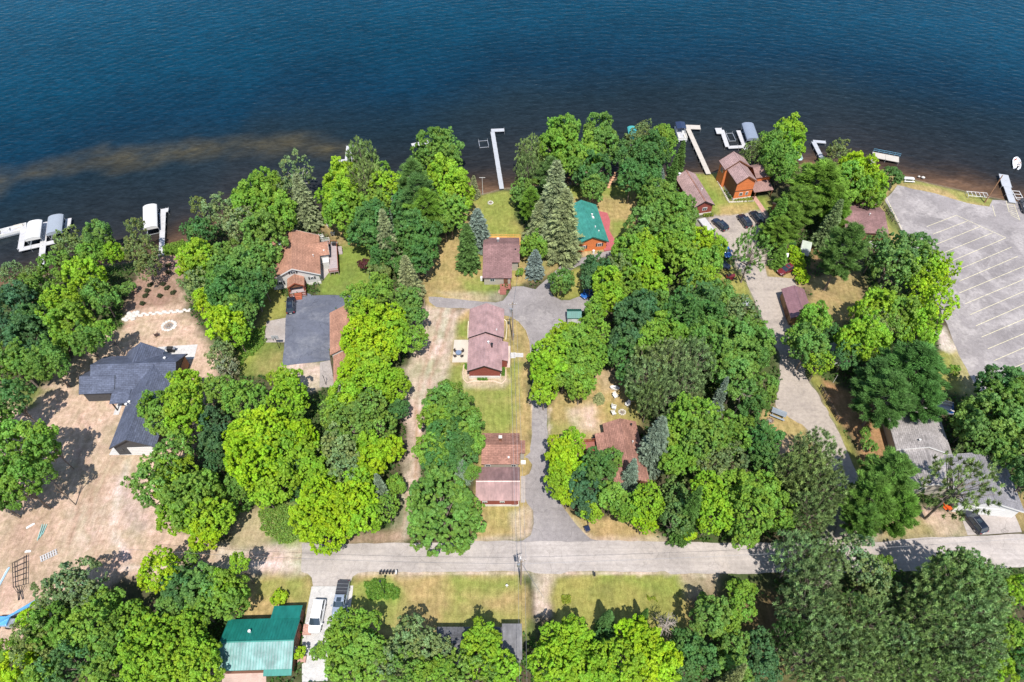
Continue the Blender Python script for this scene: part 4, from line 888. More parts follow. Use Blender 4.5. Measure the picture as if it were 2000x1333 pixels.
def broadleaf(name, seed, lobes=46, per=330, lobe_r=.25, leaf=.042, flat=1.0, light=0.0, spread=.62, irregular=.2, amp=.2):
    global rng
    rng = np.random.default_rng(seed)
    # lobes over the upper shell of an uneven crown, plus some inside
    k = np.arange(lobes) + .5; ph = np.arccos(1 - 1.62 * k / lobes); th = PI * (1 + 5 ** .5) * k + rng.uniform(0, .5, lobes)
    D = np.stack([np.cos(th) * np.sin(ph), np.sin(th) * np.sin(ph), np.cos(ph)], 1) + rng.normal(0, .10, (lobes, 3)); D = unit(D)
    rad = (1 - lobe_r * .9) * (1 + rng.uniform(-irregular, irregular, lobes) + .10 * np.sin(2 * th + seed) + .08 * np.sin(3 * th + seed * 2))
    inner = rng.random(lobes) < .18; rad = np.where(inner, rad * rng.uniform(.45, .75, lobes), rad)
    Cc = D * rad[:, None]; R = lobe_r * rng.uniform(.62, 1.35, lobes)
    lt = np.stack([rng.uniform(.76, 1.16, lobes), rng.uniform(-.13, .13, lobes)], 1)
    Vs, Fs, Ts, off = [], [], [], 0
    for i in range(lobes):
        n = int(per * (R[i] / lobe_r) ** 2)
        # sub-clumps on the lobe, leaves on the sub-clumps
        sub = max(5, n // 26); sd = unit(rng.normal(size=(sub, 3)) + D[i] * .9 + np.array([0, 0, .35])); sc = Cc[i] + sd * R[i] * rng.uniform(.55, .95, (sub, 1)); sr = R[i] * rng.uniform(.22, .42, sub)
        j = rng.integers(0, sub, n); ld = unit(rng.normal(size=(n, 3)) + sd[j] * .8 + np.array([0, 0, .3]))
        P = sc[j] + ld * sr[j][:, None] * rng.uniform(.6, 1.05, (n, 1)); P[:, 2] *= flat
        Nn = unit(ld * .75 + rng.normal(size=(n, 3)) * .33 + np.array([0, 0, .25]))
        V, F = quads(P, Nn, leaf)
        T = tint_of(n, np.repeat(lt[i:i + 1], n, 0) * np.array([1, 1]), amp)
        if light > 0:
            m_ = rng.random(n) < light; T[m_] = T[m_] * np.array([1.45, 1.35, 1.8])
        Vs.append(V); Fs.append(F + off); Ts.append(np.repeat(T, 4, 0)); off += len(V)
    me = np_mesh(name, np.concatenate(Vs), np.concatenate(Fs)); add_tint(me, np.concatenate(Ts)); me.materials.append(M_leaf)
    # trunk and limbs, unit radius / unit height (0 ground .. 1 top)
    t = MB(); rr = random.Random(seed); zt = .45
    t.path([(0, 0, -.02), (rr.uniform(-.03, .03), rr.uniform(-.03, .03), .25), (rr.uniform(-.06, .06), rr.uniform(-.06, .06), zt)], [.055, .042, .034], 7)
    for i in range(0, lobes, max(1, lobes // 11)):
        e = Cc[i]; ez = .60 + e[2] * .36; z0 = rr.uniform(.28, .45)
        t.path([(0, 0, z0), (e[0] * .45, e[1] * .45, (z0 + ez) / 2 + .03), (e[0] * .8, e[1] * .8, ez - .05)], [.022, .014, .005], 5)
    tm = bpy.data.meshes.new('trunk'); tm.from_pydata(t.v, [], t.f); tm.update(); tm.materials.append(M_bark)
    return me, tm

def needles(P, D, length, width, tint):
    """one thin triangle per needle bundle: base P, direction D"""
    n = len(P); r = unit(rng.normal(size=(n, 3))); s = unit(np.cross(D, r)) * (width / 2)
    ln = (length * rng.uniform(.7, 1.25, n))[:, None]
    V = np.concatenate([P - s, P + s, P + D * ln], 1).reshape(-1, 3); F = np.arange(3 * n).reshape(n, 3)
    return V, F, np.repeat(tint, 3, 0)
def mesh_tris(parts, mat):
    Vs, Fs, Ts, off = [], [], [], 0
    for V, F, T in parts: Vs.append(V); Fs.append(F + off); Ts.append(T); off += len(V)
    me = np_mesh('crown', np.concatenate(Vs), np.concatenate(Fs)); add_tint(me, np.concatenate(Ts)); me.materials.append(mat); return me
def simple_trunk(r=.05, top=.97, limbs=None, bark=None):
    t = MB().path([(0, 0, -.02), (0, 0, .5), (0, 0, top)], [r, r * .65, r * .1], 7)
    for a, b, ra in (limbs or []): t.path([a, tuple((Vector(a) + Vector(b)) / 2 + Vector((0, 0, .01))), b], [ra, ra * .7, ra * .25], 4)
    tm = bpy.data.meshes.new('trunk'); tm.from_pydata(t.v, [], t.f); tm.update(); tm.materials.append(bark or M_bark); return tm

def spruce(seed, levels=26, droop=.35, full=1.0, prof=.72):
    """unit height, unit base radius"""
    global rng
    rng = np.random.default_rng(seed); parts = []
    for l in range(levels):
        z = .04 + .93 * (l / (levels - 1)) ** .92; R = (1 - z) ** prof * 1.0 * full * rng.uniform(.84, 1.1) + .012
        nb = max(5, int(7 + 15 * R)); a0 = rng.uniform(0, 6.28)
        for b in range(nb):
            a = a0 + 2 * PI * b / nb + rng.uniform(-.15, .15); r = R * rng.uniform(.62, 1.16)
            d = np.array([math.cos(a), math.sin(a), 0]); lt = rng.uniform(.6, 1.25)
            n = int(26 + 120 * R * full)
            t = rng.uniform(.18, 1, n) ** .8; side = rng.uniform(-1, 1, n) * (1 - t * .75) * .16 * (r + .12)
            sv = np.array([-d[1], d[0], 0])
            P = d[None] * (t * r)[:, None] + sv[None] * side[:, None]; zz = z + .035 * np.sin(t * 2.2) * 1.0 - droop * .10 * (t * r) ** 1.0 + rng.normal(0, .004, n)
            P[:, 2] = zz
            D = unit(d[None] * .9 + sv[None] * np.sign(side)[:, None] * rng.uniform(.1, .9, (n, 1)) + np.array([0, 0, .05])[None] + rng.normal(0, .18, (n, 3)) * np.array([1, 1, .12]))
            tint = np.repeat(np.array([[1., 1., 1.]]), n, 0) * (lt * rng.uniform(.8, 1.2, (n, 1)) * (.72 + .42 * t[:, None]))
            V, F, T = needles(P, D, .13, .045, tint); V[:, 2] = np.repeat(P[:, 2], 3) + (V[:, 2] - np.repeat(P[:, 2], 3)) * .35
            parts.append((V, F, T))
    me = mesh_tris(parts, M_needle)
    # inner mass of short twigs so that the cone is not hollow
    return me, simple_trunk(.05, .97)
def white_pine(seed, levels=11, upsweep=.10):
    """unit radius and unit height; long flat plumes in whorls"""
    global rng
    rng = np.random.default_rng(seed); parts = []; limbs = []
    for l in range(levels):
        f = l / (levels - 1); z = .34 + .60 * f; R = 1.0 * (1 - f ** 1.7 * .86) * (.72 + .28 * min(1, f * 4))
        nb = int(7 - 3 * f)+1; a0 = rng.uniform(0, 6.28)
        for b in range(nb):
            a = a0 + 2 * PI * b / nb + rng.uniform(-.3, .3); r = R * rng.uniform(.68, 1.12)
            blt = rng.uniform(.62, 1.25); d = np.array([math.cos(a), math.sin(a), 0]); sv = np.array([-d[1], d[0], 0]); zt = z + upsweep * r * rng.uniform(.2, 1.2)
            limbs.append(((0, 0, z - .02), (d[0] * r * .9, d[1] * r * .9, zt - .01), .014))
            m = int(9 + 13 * r); tt = rng.uniform(.28, 1, m) ** .75
            for q in range(m):
                s = rng.uniform(-1, 1) * .15 * (1.15 - tt[q]) * (r + .2) / 1.0
                c = d * r * tt[q] + sv * s; cz = z + (zt - z) * tt[q] + rng.normal(0, .008)
                n = 34; Dn = unit(np.stack([rng.normal(0, .55, n) + d[0] * 1.0 + sv[0] * np.sign(s) * .4, rng.normal(0, .55, n) + d[1] * 1.0 + sv[1] * np.sign(s) * .4, rng.uniform(-.1, .7, n)], 1))
                P = np.array([c[0], c[1], cz])[None] + rng.normal(0, 1, (n, 3)) * np.array([.035, .035, .006])
                lt = rng.uniform(.82, 1.2) * blt
                V, F, T = needles(P, Dn, .115, .022, np.ones((n, 3)) * lt * rng.uniform(.75, 1.25, (n, 1)))
                V[:, 2] = np.repeat(P[:, 2], 3) + (V[:, 2] - np.repeat(P[:, 2], 3)) * .45
                parts.append((V, F, T))
    return mesh_tris(parts, M_needle), simple_trunk(.05, .96, limbs)
def red_pine(seed, tufts=330, sparse=False):
    """unit radius and unit height: round crown of dense upright tufts"""
    global rng
    rng = np.random.default_rng(seed); parts = []; limbs = []
    k = np.arange(tufts) + .5; ph = np.arccos(1 - 1.65 * k / tufts); th = PI * (1 + 5 ** .5) * k
    D = np.stack([np.cos(th) * np.sin(ph), np.sin(th) * np.sin(ph), np.cos(ph)], 1); D = unit(D + rng.normal(0, .08, D.shape))
    rad = rng.uniform(.72, 1.06, tufts) * (1 + .09 * np.sin(3 * th + seed) + .07 * np.sin(5 * ph * 2 + th))
    rad *= np.where(rng.random(tufts) < .22, rng.uniform(.5, .85, tufts), 1)
    for i in range(tufts):
        if sparse and rng.random() < .45: continue
        c = np.array([D[i, 0] * rad[i], D[i, 1] * rad[i], .62 + .36 * D[i, 2] * rad[i]])
        n = 38; u = unit(rng.normal(size=(n, 3)) * .75 + D[i] * .45 + np.array([0, 0, .55]))
        P = c[None] + rng.normal(0, 1, (n, 3)) * np.array([.020, .020, .008])
        t = rng.choice([.45, .8, 1.15, 1.5]) * rng.uniform(.85, 1.15); V, F, T = needles(P, u, .095, .024, np.ones((n, 3)) * t * rng.uniform(.7, 1.3, (n, 1)))
        V[:, 2] = np.repeat(P[:, 2], 3) + (V[:, 2] - np.repeat(P[:, 2], 3)) * .5
        parts.append((V, F, T))
        if i % 7 == 0: limbs.append(((0, 0, .30 + .3 * rng.random()), (c[0] * .95, c[1] * .95, c[2] - .02), .014))
    return mesh_tris(parts, M_needle), simple_trunk(.045, .9, limbs)
def dead_tree(seed):
    r = random.Random(seed); t = MB().path([(0, 0, 0), (0, 0, .5), (.05, .02, .95)], [.06, .04, .01], 6)
    for i in range(26):
        z = r.uniform(.3, .95); a = r.uniform(0, 6.28); l = r.uniform(.4, 1) * (1.25 - z); e = (math.cos(a) * l, math.sin(a) * l, z + r.uniform(0, .15))
        t.path([(0, 0, z), (e[0] * .5, e[1] * .5, (z + e[2]) / 2 + .03), e], [.02, .014, .004], 4)
        for j in range(5):
            q = r.uniform(.3, 1); p = (e[0] * q, e[1] * q, z + (e[2] - z) * q); b = a + r.uniform(-1.2, 1.2); m_ = r.uniform(.12, .35)
            t.tube(p, (p[0] + math.cos(b) * m_, p[1] + math.sin(b) * m_, p[2] + r.uniform(-.05, .1)), .008, .003, 3)
    me = bpy.data.meshes.new('branches'); me.from_pydata(t.v, [], t.f); me.update(); me.materials.append(M_bark2); return me
M_bark2 = surf('dead_grey_wood', (.42, .36, .31), .9, .2, 3)

PROTO = {
 'M': [broadleaf('crown', s, 44, 270, .27, .043) for s in (1, 2, 3)] + [broadleaf('crown', s, 34, 330, .31, .043, irregular=.26) for s in (4, 5)],
 'F': [broadleaf('crown', s, 150, 150, .175, .031, irregular=.12, amp=.14) for s in (11, 12)],          # large fine-textured maple
 'O': [broadleaf('crown', s, 60, 190, .22, .034, light=.22, irregular=.24, amp=.3) for s in (21, 22, 23)],   # speckled aspen / oak
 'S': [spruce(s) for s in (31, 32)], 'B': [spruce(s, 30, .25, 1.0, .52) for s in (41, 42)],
 'W': [white_pine(s) for s in (51, 52, 53)], 'R': [red_pine(s) for s in (61, 62, 63)], 'L': [red_pine(64, 300, True)],
 'X': [(dead_tree(71), None)],
}
PROTO['T'] = [broadleaf('crown', s, 24, 260, .34, .07, irregular=.15) for s in (81, 82)]               # bushes and small trees
for k in ('birch',): 
    me, tm = broadleaf('crown', 91, 46, 150, .2, .026, light=.25, irregular=.3); tm = tm.copy(); tm.materials.clear(); tm.materials.append(M_birch); PROTO['H'] = [(me, tm)]

TC = dict(Y=(.310, .480, .018), y=(.245, .420, .028), g=(.195, .350, .045), G=(.152, .285, .052), d=(.092, .205, .050), b=(.078, .172, .064),
          p=(.185, .270, .090), o=(.170, .230, .065), w=(.125, .235, .060), v=(.165, .300, .045), s=(.28, .32, .15), u=(.22, .29, .22), r=(.225, .335, .12), k=(.205, .29, .10), m=(.10, .03, .03))
CNAME = dict(Y='bright yellow-green', y='yellow-green', g='fresh green', G='mid-green', d='dark green', b='bluish dark green', p='pale speckled', o='olive', w='grey-green', v='light green', s='grey-green', u='silvery blue', r='dull green', k='dark olive', m='dark red')
KNAME = dict(M='broadleaf tree', F='spreading maple', O='fine-leaved tree', S='spruce', B='blue spruce', W='white pine', R='round-crowned pine', L='sparse open-crowned pine', T='bush', H='weeping birch', X='bare dead tree')
# kind, crown centre px, py, radius px, colour [, crown height m]
DEC = """
O 22 532 24 p 8;O 62 535 18 p 7;O 135 478 32 p 9;M 190 460 28 G 11;M 180 497 26 g;M 222 492 21 y;O 264 442 17 o 12;O 272 485 29 o 12;O 288 517 24 o;M 110 520 30 G;M 165 542 38 y;M 60 562 30 G;M 196 577 30 G;
M 28 592 38 b;M 58 622 34 d;M 118 592 40 y;M 135 637 42 g;M 55 662 40 b;M 18 645 32 b;M 28 705 42 G;M 88 700 38 G 13;M 165 662 28 G 12;M 205 642 19 g 11;T 246 563 17 G 3.5;M 20 775 34 d 13;M 40 880 55 g 15;M 78 850 28 g 14;M 28 935 48 v 15;M 82 925 22 v 13;M -30 830 50 G 14;M -25 960 40 d 13;
O 428 412 30 p 11;O 387 402 18 o;M 388 452 28 d;M 516 360 35 g 14;M 482 392 34 g;M 536 402 38 g;O 473 440 35 p;M 510 462 42 G 14;M 552 425 28 g 12;M 390 500 36 y;M 372 518 28 y;M 440 502 34 G;M 474 520 38 G;M 458 568 45 d 14;M 492 560 33 d;O 382 555 30 p;M 408 588 28 Y;M 438 628 38 Y;M 472 602 33 G;M 462 650 25 y;O 430 690 28 p 8;O 443 716 22 s 6;M 420 540 28 G;M 505 505 30 G;M 512 548 26 d;
H 580 338 36 p 14;O 478 372 16 o;O 560 365 20 p 12;
M 666 352 38 y 13;M 660 392 36 y 13;M 676 415 38 g 13;M 744 336 20 g;M 755 366 32 y;M 740 392 28 g;M 712 446 36 d 13;M 728 424 33 d;F 850 300 46 G 14;M 867 284 34 G;M 874 315 30 G;M 868 344 38 y 14;M 886 376 36 y 13;M 880 410 35 g;M 868 428 26 G;M 806 446 38 d 13;M 826 458 34 d;M 826 490 32 d;M 814 512 27 d;M 790 520 24 d;T 740 530 25 o 5;T 710 516 13 m 4;T 736 512 18 d 5;M 700 395 24 g;M 790 402 28 d;M 760 470 28 d;M 745 495 24 d 8;
M 1092 264 34 g 13;M 1118 246 17 g 14;M 1085 290 36 g;M 1106 290 30 g;M 1170 258 33 G 13;M 1180 284 32 G;M 1147 298 34 g;M 1158 336 36 d 11;M 1160 364 24 G;M 1122 313 29 g;M 1023 373 29 G 9;T 1166 376 12 G 3;M 1042 478 26 g 8;T 1015 531 9 g 2;M 1097 548 25 G 7;
O 1240 272 23 o;O 1258 252 17 o;M 1296 261 21 g 12;M 1301 277 23 g;M 1270 292 31 d;M 1274 316 32 d;M 1226 302 26 d;M 1234 344 30 d 12;M 1262 350 28 d;F 1288 390 40 G 13;M 1260 436 34 G 12;M 1314 412 36 G;M 1246 460 24 G;
M 1300 422 38 G;M 1337 416 30 G;M 1324 462 36 g;M 1320 482 38 g;M 1338 506 38 g;M 1367 472 28 Y;M 1392 479 25 y;M 1385 510 28 g;M 1265 480 32 y;M 1225 490 31 g;O 1212 518 26 p;M 1168 524 30 b 9;M 1155 546 22 b 8;M 1262 524 33 y;M 1276 557 33 y;M 1232 550 28 g;M 1186 552 31 y;M 1190 582 31 y;M 1164 600 22 g;O 1360 556 33 v;M 1382 541 27 y;M 1362 592 44 d 13;M 1332 608 38 d 13;M 1400 582 36 G;M 1375 627 42 d;M 1250 600 35 b 13;M 1237 622 38 b 13;M 1282 596 30 G;M 1220 663 32 b;M 1212 692 29 d;M 1287 633 32 g;M 1262 656 32 g;M 1307 654 33 g;M 1387 664 38 G;M 1425 664 42 G;O 1426 606 30 p;O 1450 614 35 p;M 1462 646 36 G;M 1476 676 38 G;M 1450 702 38 G;M 1412 702 38 G;
F 1155 647 32 g 12;M 1104 654 30 y;M 1121 672 38 g;M 1150 672 32 g;F 1076 692 40 y 12;M 1071 722 38 y;F 1140 700 40 g 12;M 1102 728 30 g;M 1063 763 28 y;M 1133 752 28 g;M 1133 720 35 g;M 1227 730 25 d;M 1238 764 18 G;
M 1437 742 38 G;M 1490 760 30 G;M 1472 794 28 d;F 1350 816 46 g 14;M 1315 848 36 g;F 1375 850 42 v 14;M 1427 840 42 v;M 1315 900 28 g;M 1342 890 32 g;O 1388 906 36 o;O 1430 898 34 o;M 1490 858 38 d;M 1497 896 32 d;
M 1119 862 28 y;M 1098 884 35 Y;M 1091 938 31 y;M 1105 912 34 Y;M 1108 966 22 Y;M 1168 912 37 d 12;M 1196 897 22 G;M 1140 946 32 b;M 1140 980 28 b;M 1154 998 22 y;M 1196 967 32 g;M 1224 988 29 g;F 1266 980 34 y 11;M 1259 1015 25 Y;O 1322 966 30 w;O 1322 1008 32 w 11;T 1343 1040 18 Y 5;F 1385 954 33 y 12;F 1392 1000 38 y 12;M 1437 946 35 g;M 1484 952 36 g;F 1469 992 44 g 14;M 1525 998 34 g;M 1455 1042 29 g;
M 1540 254 28 y 12;M 1530 272 24 G;M 1518 292 31 G;M 1550 287 25 y;M 1530 317 32 G;M 1500 278 20 g;
O 1636 295 23 o 8;M 1667 324 28 Y;M 1656 358 38 g;M 1685 340 32 Y;M 1702 358 32 y;M 1703 380 26 g;T 1744 342 20 d 6;
O 1750 492 42 w 14;O 1786 488 40 w;O 1713 486 31 w;O 1780 505 42 G;O 1746 520 42 G;O 1820 520 32 y;O 1836 536 32 Y;O 1802 538 32 y;O 1825 588 40 Y;M 1757 617 37 g;M 1708 601 37 y;M 1690 655 42 y;M 1668 668 32 y;M 1802 634 35 y;O 1715 632 30 p;
M 1592 622 32 g;M 1580 674 37 G;M 1558 660 25 g;O 1602 706 27 y;M 1655 690 25 d;M 1620 650 20 d 7;T 1865 722 12 g 3;M 1930 825 58 G 13;M 1975 785 50 G 14;M 1960 752 42 d;M 1893 832 26 G;M 1960 872 32 G;M 1995 865 44 G;M 2030 830 60 G 13;M 2020 930 40 d 12;
T 1691 846 12 G 3;T 1697 869 15 G 3.5;T 1702 896 12 G 3;
O 1667 1078 36 p 12;O 1702 1122 37 p 12;O 1720 1150 33 p;M 1730 1106 20 G;O 1954 1173 27 p;M 1988 1152 30 y;M 1975 1243 38 g;M 1951 1302 32 y;M 2000 1295 30 d;O 1877 1112 48 w 15;O 1910 1132 38 w;
M 1447 1153 28 g;M 1450 1190 25 g;T 1373 1168 12 g 4;M 1388 1202 38 G 11;M 1415 1215 31 g;M 1342 1258 31 d;M 1370 1286 35 d;M 1434 1258 30 G;M 1434 1300 35 G;M 1482 1262 32 b;M 1497 1306 32 b;M 1335 1306 30 d;
F 1097 1256 42 y 10;M 1125 1238 32 y;F 1086 1294 48 y 11;M 1132 1310 40 y;M 1240 1238 37 Y;F 1262 1268 44 Y 11;M 1284 1294 46 Y;F 1222 1294 46 y;M 1176 1282 34 y;M 1180 1246 22 d 5;M 1180 1330 34 y;
M 941 1243 32 y 10;F 941 1272 44 y;O 928 1308 52 v 10;M 982 1308 36 y;O 866 1270 26 p;M 866 1308 30 g;F 676 1227 38 g 10;M 712 1220 31 g;M 662 1262 36 g;M 712 1264 41 g;M 676 1302 38 g;M 725 1302 36 g;O 800 1237 36 p;O 826 1256 35 p;O 762 1288 36 p;O 788 1308 36 v;M 828 1314 30 g;T 1551 491 14 Y 2.6;T 1555 504 15 Y 2.6;T 1559 518 15 Y 2.6;T 1563 532 15 Y 2.6;T 1567 545 14 Y 2.4;T 617 1276 13 g 3;T 585 1275 13 Y 3;T 545 1168 18 Y 1.6;
M 465 1100 20 y 10;M 445 1150 35 g;M 450 1180 31 g;M 414 1142 29 G;F 310 1113 38 Y 11;M 371 1090 16 g;M 350 1146 37 d;M 394 1146 40 G;M 428 1146 33 y;M 338 1182 30 G;M 394 1190 34 g;O 146 1134 45 p 11;O 112 1158 42 p;O 169 1170 36 p;
M 204 1178 34 g;F 259 1210 36 g;F 169 1226 46 g 12;M 101 1226 44 v;M 66 1208 27 Y;F 294 1236 42 y;F 360 1236 42 y;M 384 1270 37 y;O 68 1260 46 o;M 214 1258 45 G;F 281 1282 48 y 12;F 349 1292 46 y;O 135 1292 46 d;M 34 1305 38 Y;M 202 1316 42 g;M 315 1325 40 y;M 396 1303 36 y;M 15 1268 24 g;M 75 1325 36 g;
M 300 792 29 v;M 314 824 28 g;M 362 750 32 y;F 357 785 38 y 12;M 362 821 34 y;M 421 760 31 g;M 352 857 25 g;M 414 825 29 b 8;M 408 870 29 b 8;M 421 902 21 b 7;F 476 777 38 g 12;M 557 744 32 y;F 564 777 38 y 12;M 568 806 26 g;F 510 838 46 Y 14;F 476 864 42 Y;F 493 902 48 Y 14;M 532 882 44 y;M 541 934 38 y;M 584 848 34 Y;M 600 888 34 y;M 606 922 27 y;M 466 936 28 G;M 516 960 31 y;
O 330 897 46 v 13;O 305 945 46 v 13;M 336 928 44 y;F 362 978 48 g 13;M 396 955 38 g;M 347 1003 37 y;F 408 1010 42 y;M 396 1045 33 Y;M 434 1010 21 g;O 466 976 27 G 5;O 580 962 20 d 5;M 570 905 24 d;
M 688 722 30 Y;F 736 743 40 y;M 769 750 29 y;M 672 777 36 y;O 720 793 37 v;O 656 809 36 v;F 688 825 40 v 12;O 736 825 38 v;O 661 870 37 p;O 671 910 36 p;M 720 870 31 y;M 726 902 31 Y;M 762 876 27 Y;M 778 799 21 d;M 772 945 20 g 6;O 756 988 27 v 8;F 623 977 42 Y 12;F 607 1011 42 Y;F 640 1042 38 Y;F 688 977 42 Y;M 704 1004 38 y;F 656 1003 42 Y 12;M 640 940 26 y;M 700 938 28 y;
F 705 581 32 g;M 738 565 31 g;M 794 586 31 G;M 806 615 27 G;F 716 615 35 y;F 756 631 38 Y;F 705 653 38 Y;F 738 676 40 Y 12;M 772 660 34 y;M 810 660 25 g;M 692 672 27 Y;M 728 710 34 y;
M 874 769 30 G;M 865 790 36 G;M 895 794 34 G;M 853 818 36 g;M 908 828 36 G;M 872 853 38 d;M 924 861 27 g;M 846 880 36 g;M 897 880 34 d;M 859 905 34 d;M 920 921 18 G 6;F 866 1000 78 G 13;
"""
CON = """
S 598 342 607 442 28 s;S 772 412 766 520 26 s;S 784 502 803 580 26 s;S 778 384 778 440 18 u;S 922 344 927 386 11 s;B 919 410 936 484 22 u;B 915 440 916 526 22 w;
S 1086 318 1078 478 40 s;S 1096 372 1096 500 40 s;S 1060 395 1052 480 30 s;B 1044 490 1044 540 17 u;S 1307 304 1305 380 14 w;S 1325 276 1319 352 15 w;S 1282 330 1284 375 14 u;
S 1174 768 1170 783 11 s;S 1392 738 1394 805 15 u;B 1274 818 1266 912 27 u;S 1217 898 1224 955 19 u;B 902 900 905 940 16 u;S 1616 392 1602 482 22 k;S 1500 388 1500 475 24 G;
S 755 928 752 985 18 u;S 1178 1195 1180 1232 20 d;S 1250 1190 1250 1222 12 d;S 1405 1300 1408 1350 20 s;S 1546 472 1548 478 6 d;S 1322 954 1324 1052 24 w;S 1518 478 1516 520 17 G
"""
PINE = """
R 705 305 28 k 15;R 712 348 32 k 14;W 806 340 34 w 16;W 816 372 38 w 17;W 832 398 40 v 15;R 1038 292 25 k 12;R 1030 326 21 k;W 1037 390 26 v 12;W 1075 330 30 w;
R 1312 702 42 k 13;R 1280 708 38 k 12;R 1355 697 38 k 13;R 1262 736 38 k;R 1297 770 38 k 12;R 1332 742 38 k;R 1270 772 22 k;R 1478 293 23 k 9;
R 1595 882 42 k 13;R 1577 917 44 k 13;R 1612 952 42 k 13;R 1588 997 38 k 12;R 1546 911 25 k;
W 1604 350 60 v 17;W 1562 392 42 v 14;W 1638 404 30 v;W 1526 442 34 v 10;W 1545 420 28 v;
W 1790 708 64 d 17;W 1735 762 56 d 16;W 1808 772 44 d 13;W 1712 725 34 d;
W 1745 920 52 G 16;W 1708 970 54 G 15;W 1760 990 44 G 14;W 1690 1008 34 G;
R 1562 1080 40 r 14;R 1608 1086 30 r;R 1597 1138 42 r 15;R 1580 1192 45 r 15;R 1616 1238 45 r 15;R 1580 1280 44 r;R 1686 1210 45 r 15;R 1668 1262 45 r;R 1702 1300 42 r;R 1756 1262 42 r;R 1772 1308 41 r;
R 1860 1133 48 r 16;R 1912 1131 43 r;R 1818 1203 45 r 15;R 1877 1192 48 r 16;R 1923 1198 38 r;R 1842 1258 48 r;R 1912 1258 46 r;R 1825 1310 44 r;R 1896 1308 44 r;R 1640 1310 42 r 13;R 1545 1240 30 d 12
"""
LAND = [('the charcoal-roofed new house', 250, 770), ('the white house with the red porch', 580, 515), ('the brown-roofed garage', 665, 670), ('the cottage with the cedar deck', 980, 505), ('the green-roofed log cabin', 1148, 440),
 ('the two-gable maroon cottage', 950, 665), ('the maroon garage', 973, 945), ('the brown house with the red deck', 1225, 885), ('the tiny green-roofed shed', 1117, 608), ('the long dark red cabin', 1353, 380), ('the tall orange log house', 1455, 345),
 ('the brown house by the car park', 1690, 425), ('the mauve-roofed garage', 1547, 590), ('the large light-grey house', 1830, 890), ('the teal-roofed house', 510, 1250), ('the dark grey roofs at the bottom', 940, 1250),
 ('the left double dock', 85, 460), ('the mulched slope', 310, 560), ('the round fire ring', 330, 636), ('the L-shaped left dock', 315, 450), ('the long T-shaped dock', 965, 310), ('the pontoon dock', 1360, 290), ('the U-shaped dock', 1430, 270), ('the boat launch', 1950, 380),
 ('the road end', 500, 1090), ('the road junction', 1080, 1050), ('the steel trailer frame', 30, 1115), ('the parked white van', 620, 1205), ('the gravel lane', 1560, 770), ('the picnic table', 1520, 810), ('the lone shade tree', 1460, 490), ('the striped car park', 1850, 600), ('the parked dark car at right', 1897, 1018), ('the lower right corner', 1960, 1300), ('the lower left corner', 40, 1300), ('the sandy track', 810, 880), ('the bottom road pole', 1017, 1140), ('the wooden pole by the cottage', 1001, 660), ('the stepping-stone fire pit', 1215, 805)]
ORD = ['nearest', 'second nearest', 'third nearest', 'fourth nearest', 'fifth nearest', 'sixth nearest', 'seventh nearest', 'eighth nearest', 'ninth nearest', 'tenth nearest', 'eleventh nearest', 'twelfth nearest', 'thirteenth nearest', 'fourteenth nearest']
trees = []
def plant(kind, x, y, rx, h, col, px, py, crown_rz=None, lean=0.0):
    protos = PROTO[kind]; me, tm = protos[rnd.randrange(len(protos))]
    nm = {'M': 'broadleaf_tree', 'F': 'maple_tree', 'O': 'aspen_tree', 'S': 'spruce_tree', 'B': 'blue_spruce', 'W': 'white_pine', 'R': 'red_pine', 'L': 'leaning_pine', 'T': 'bush', 'H': 'birch_tree', 'X': 'dead_tree'}[kind]
    t = bpy.data.objects.new(nm, None); COL.objects.link(t); t.location = (x, y, 0); t.rotation_euler = (0, 0, rnd.uniform(0, 6.28))
    if kind in 'SBWRL': pass
    c = bpy.data.objects.new('crown' if kind != 'X' else 'branches', me); COL.objects.link(c); c.parent = t
    k = .93 + .14 * rnd.random(); cc = TC['Y'] if col == 'Yc' else TC[col]; c.color = (cc[0] * k * rnd.uniform(.93, 1.07), cc[1] * k, cc[2] * k * rnd.uniform(.85, 1.2), 1)
    if kind in 'MFOTH': c.scale = (rx, rx, crown_rz); c.location = (0, 0, h - crown_rz * .97)
    else: c.scale = (rx, rx, h)
    if tm is not None:
        q = bpy.data.objects.new('trunk', tm); COL.objects.link(q); q.parent = t; q.scale = (rx * (.75 if kind == 'T' else 1), rx * (.75 if kind == 'T' else 1), h * (.93 if kind in 'MFOTH' else 1))
    trees.append((t, kind, 'y' if col == 'Yc' else col, px, py)); return t
for s in DEC.replace('\n', '').split(';'):
    f = s.split()
    if len(f) < 5: continue
    kind, px, py, rp, col = f[0], float(f[1]), float(f[2]), float(f[3]), f[4]
    r = rp * m_per_px(py, 6); h = float(f[5]) if len(f) > 5 else None
    if kind == 'T': rz = r * .85; h = h or 3
    else: rz = r * 1.12; h = h or min(12.5, 2 * rz + 3.0)
    rz = min(rz, h * .55); rx = r * .96
    x, y = G(px, py, h - rz * .85); y = y - 0
    plant(kind, x, y, rx, h, col, px, py, rz)
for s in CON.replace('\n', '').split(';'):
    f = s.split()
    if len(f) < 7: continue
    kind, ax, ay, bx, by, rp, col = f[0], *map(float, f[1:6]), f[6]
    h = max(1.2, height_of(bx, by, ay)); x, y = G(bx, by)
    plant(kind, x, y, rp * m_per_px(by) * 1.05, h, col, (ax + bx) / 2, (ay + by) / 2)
for s in PINE.replace('\n', '').split(';'):
    f = s.split()
    if len(f) < 5: continue
    kind, px, py, rp, col = f[0], float(f[1]), float(f[2]), float(f[3]), f[4]
    h = float(f[5]) if len(f) > 5 else 12.5
    r = rp * m_per_px(py, 8); x, y = G(px, py, h * .72)
    plant(kind, x, y, r * 1.12, h, col, px, py)
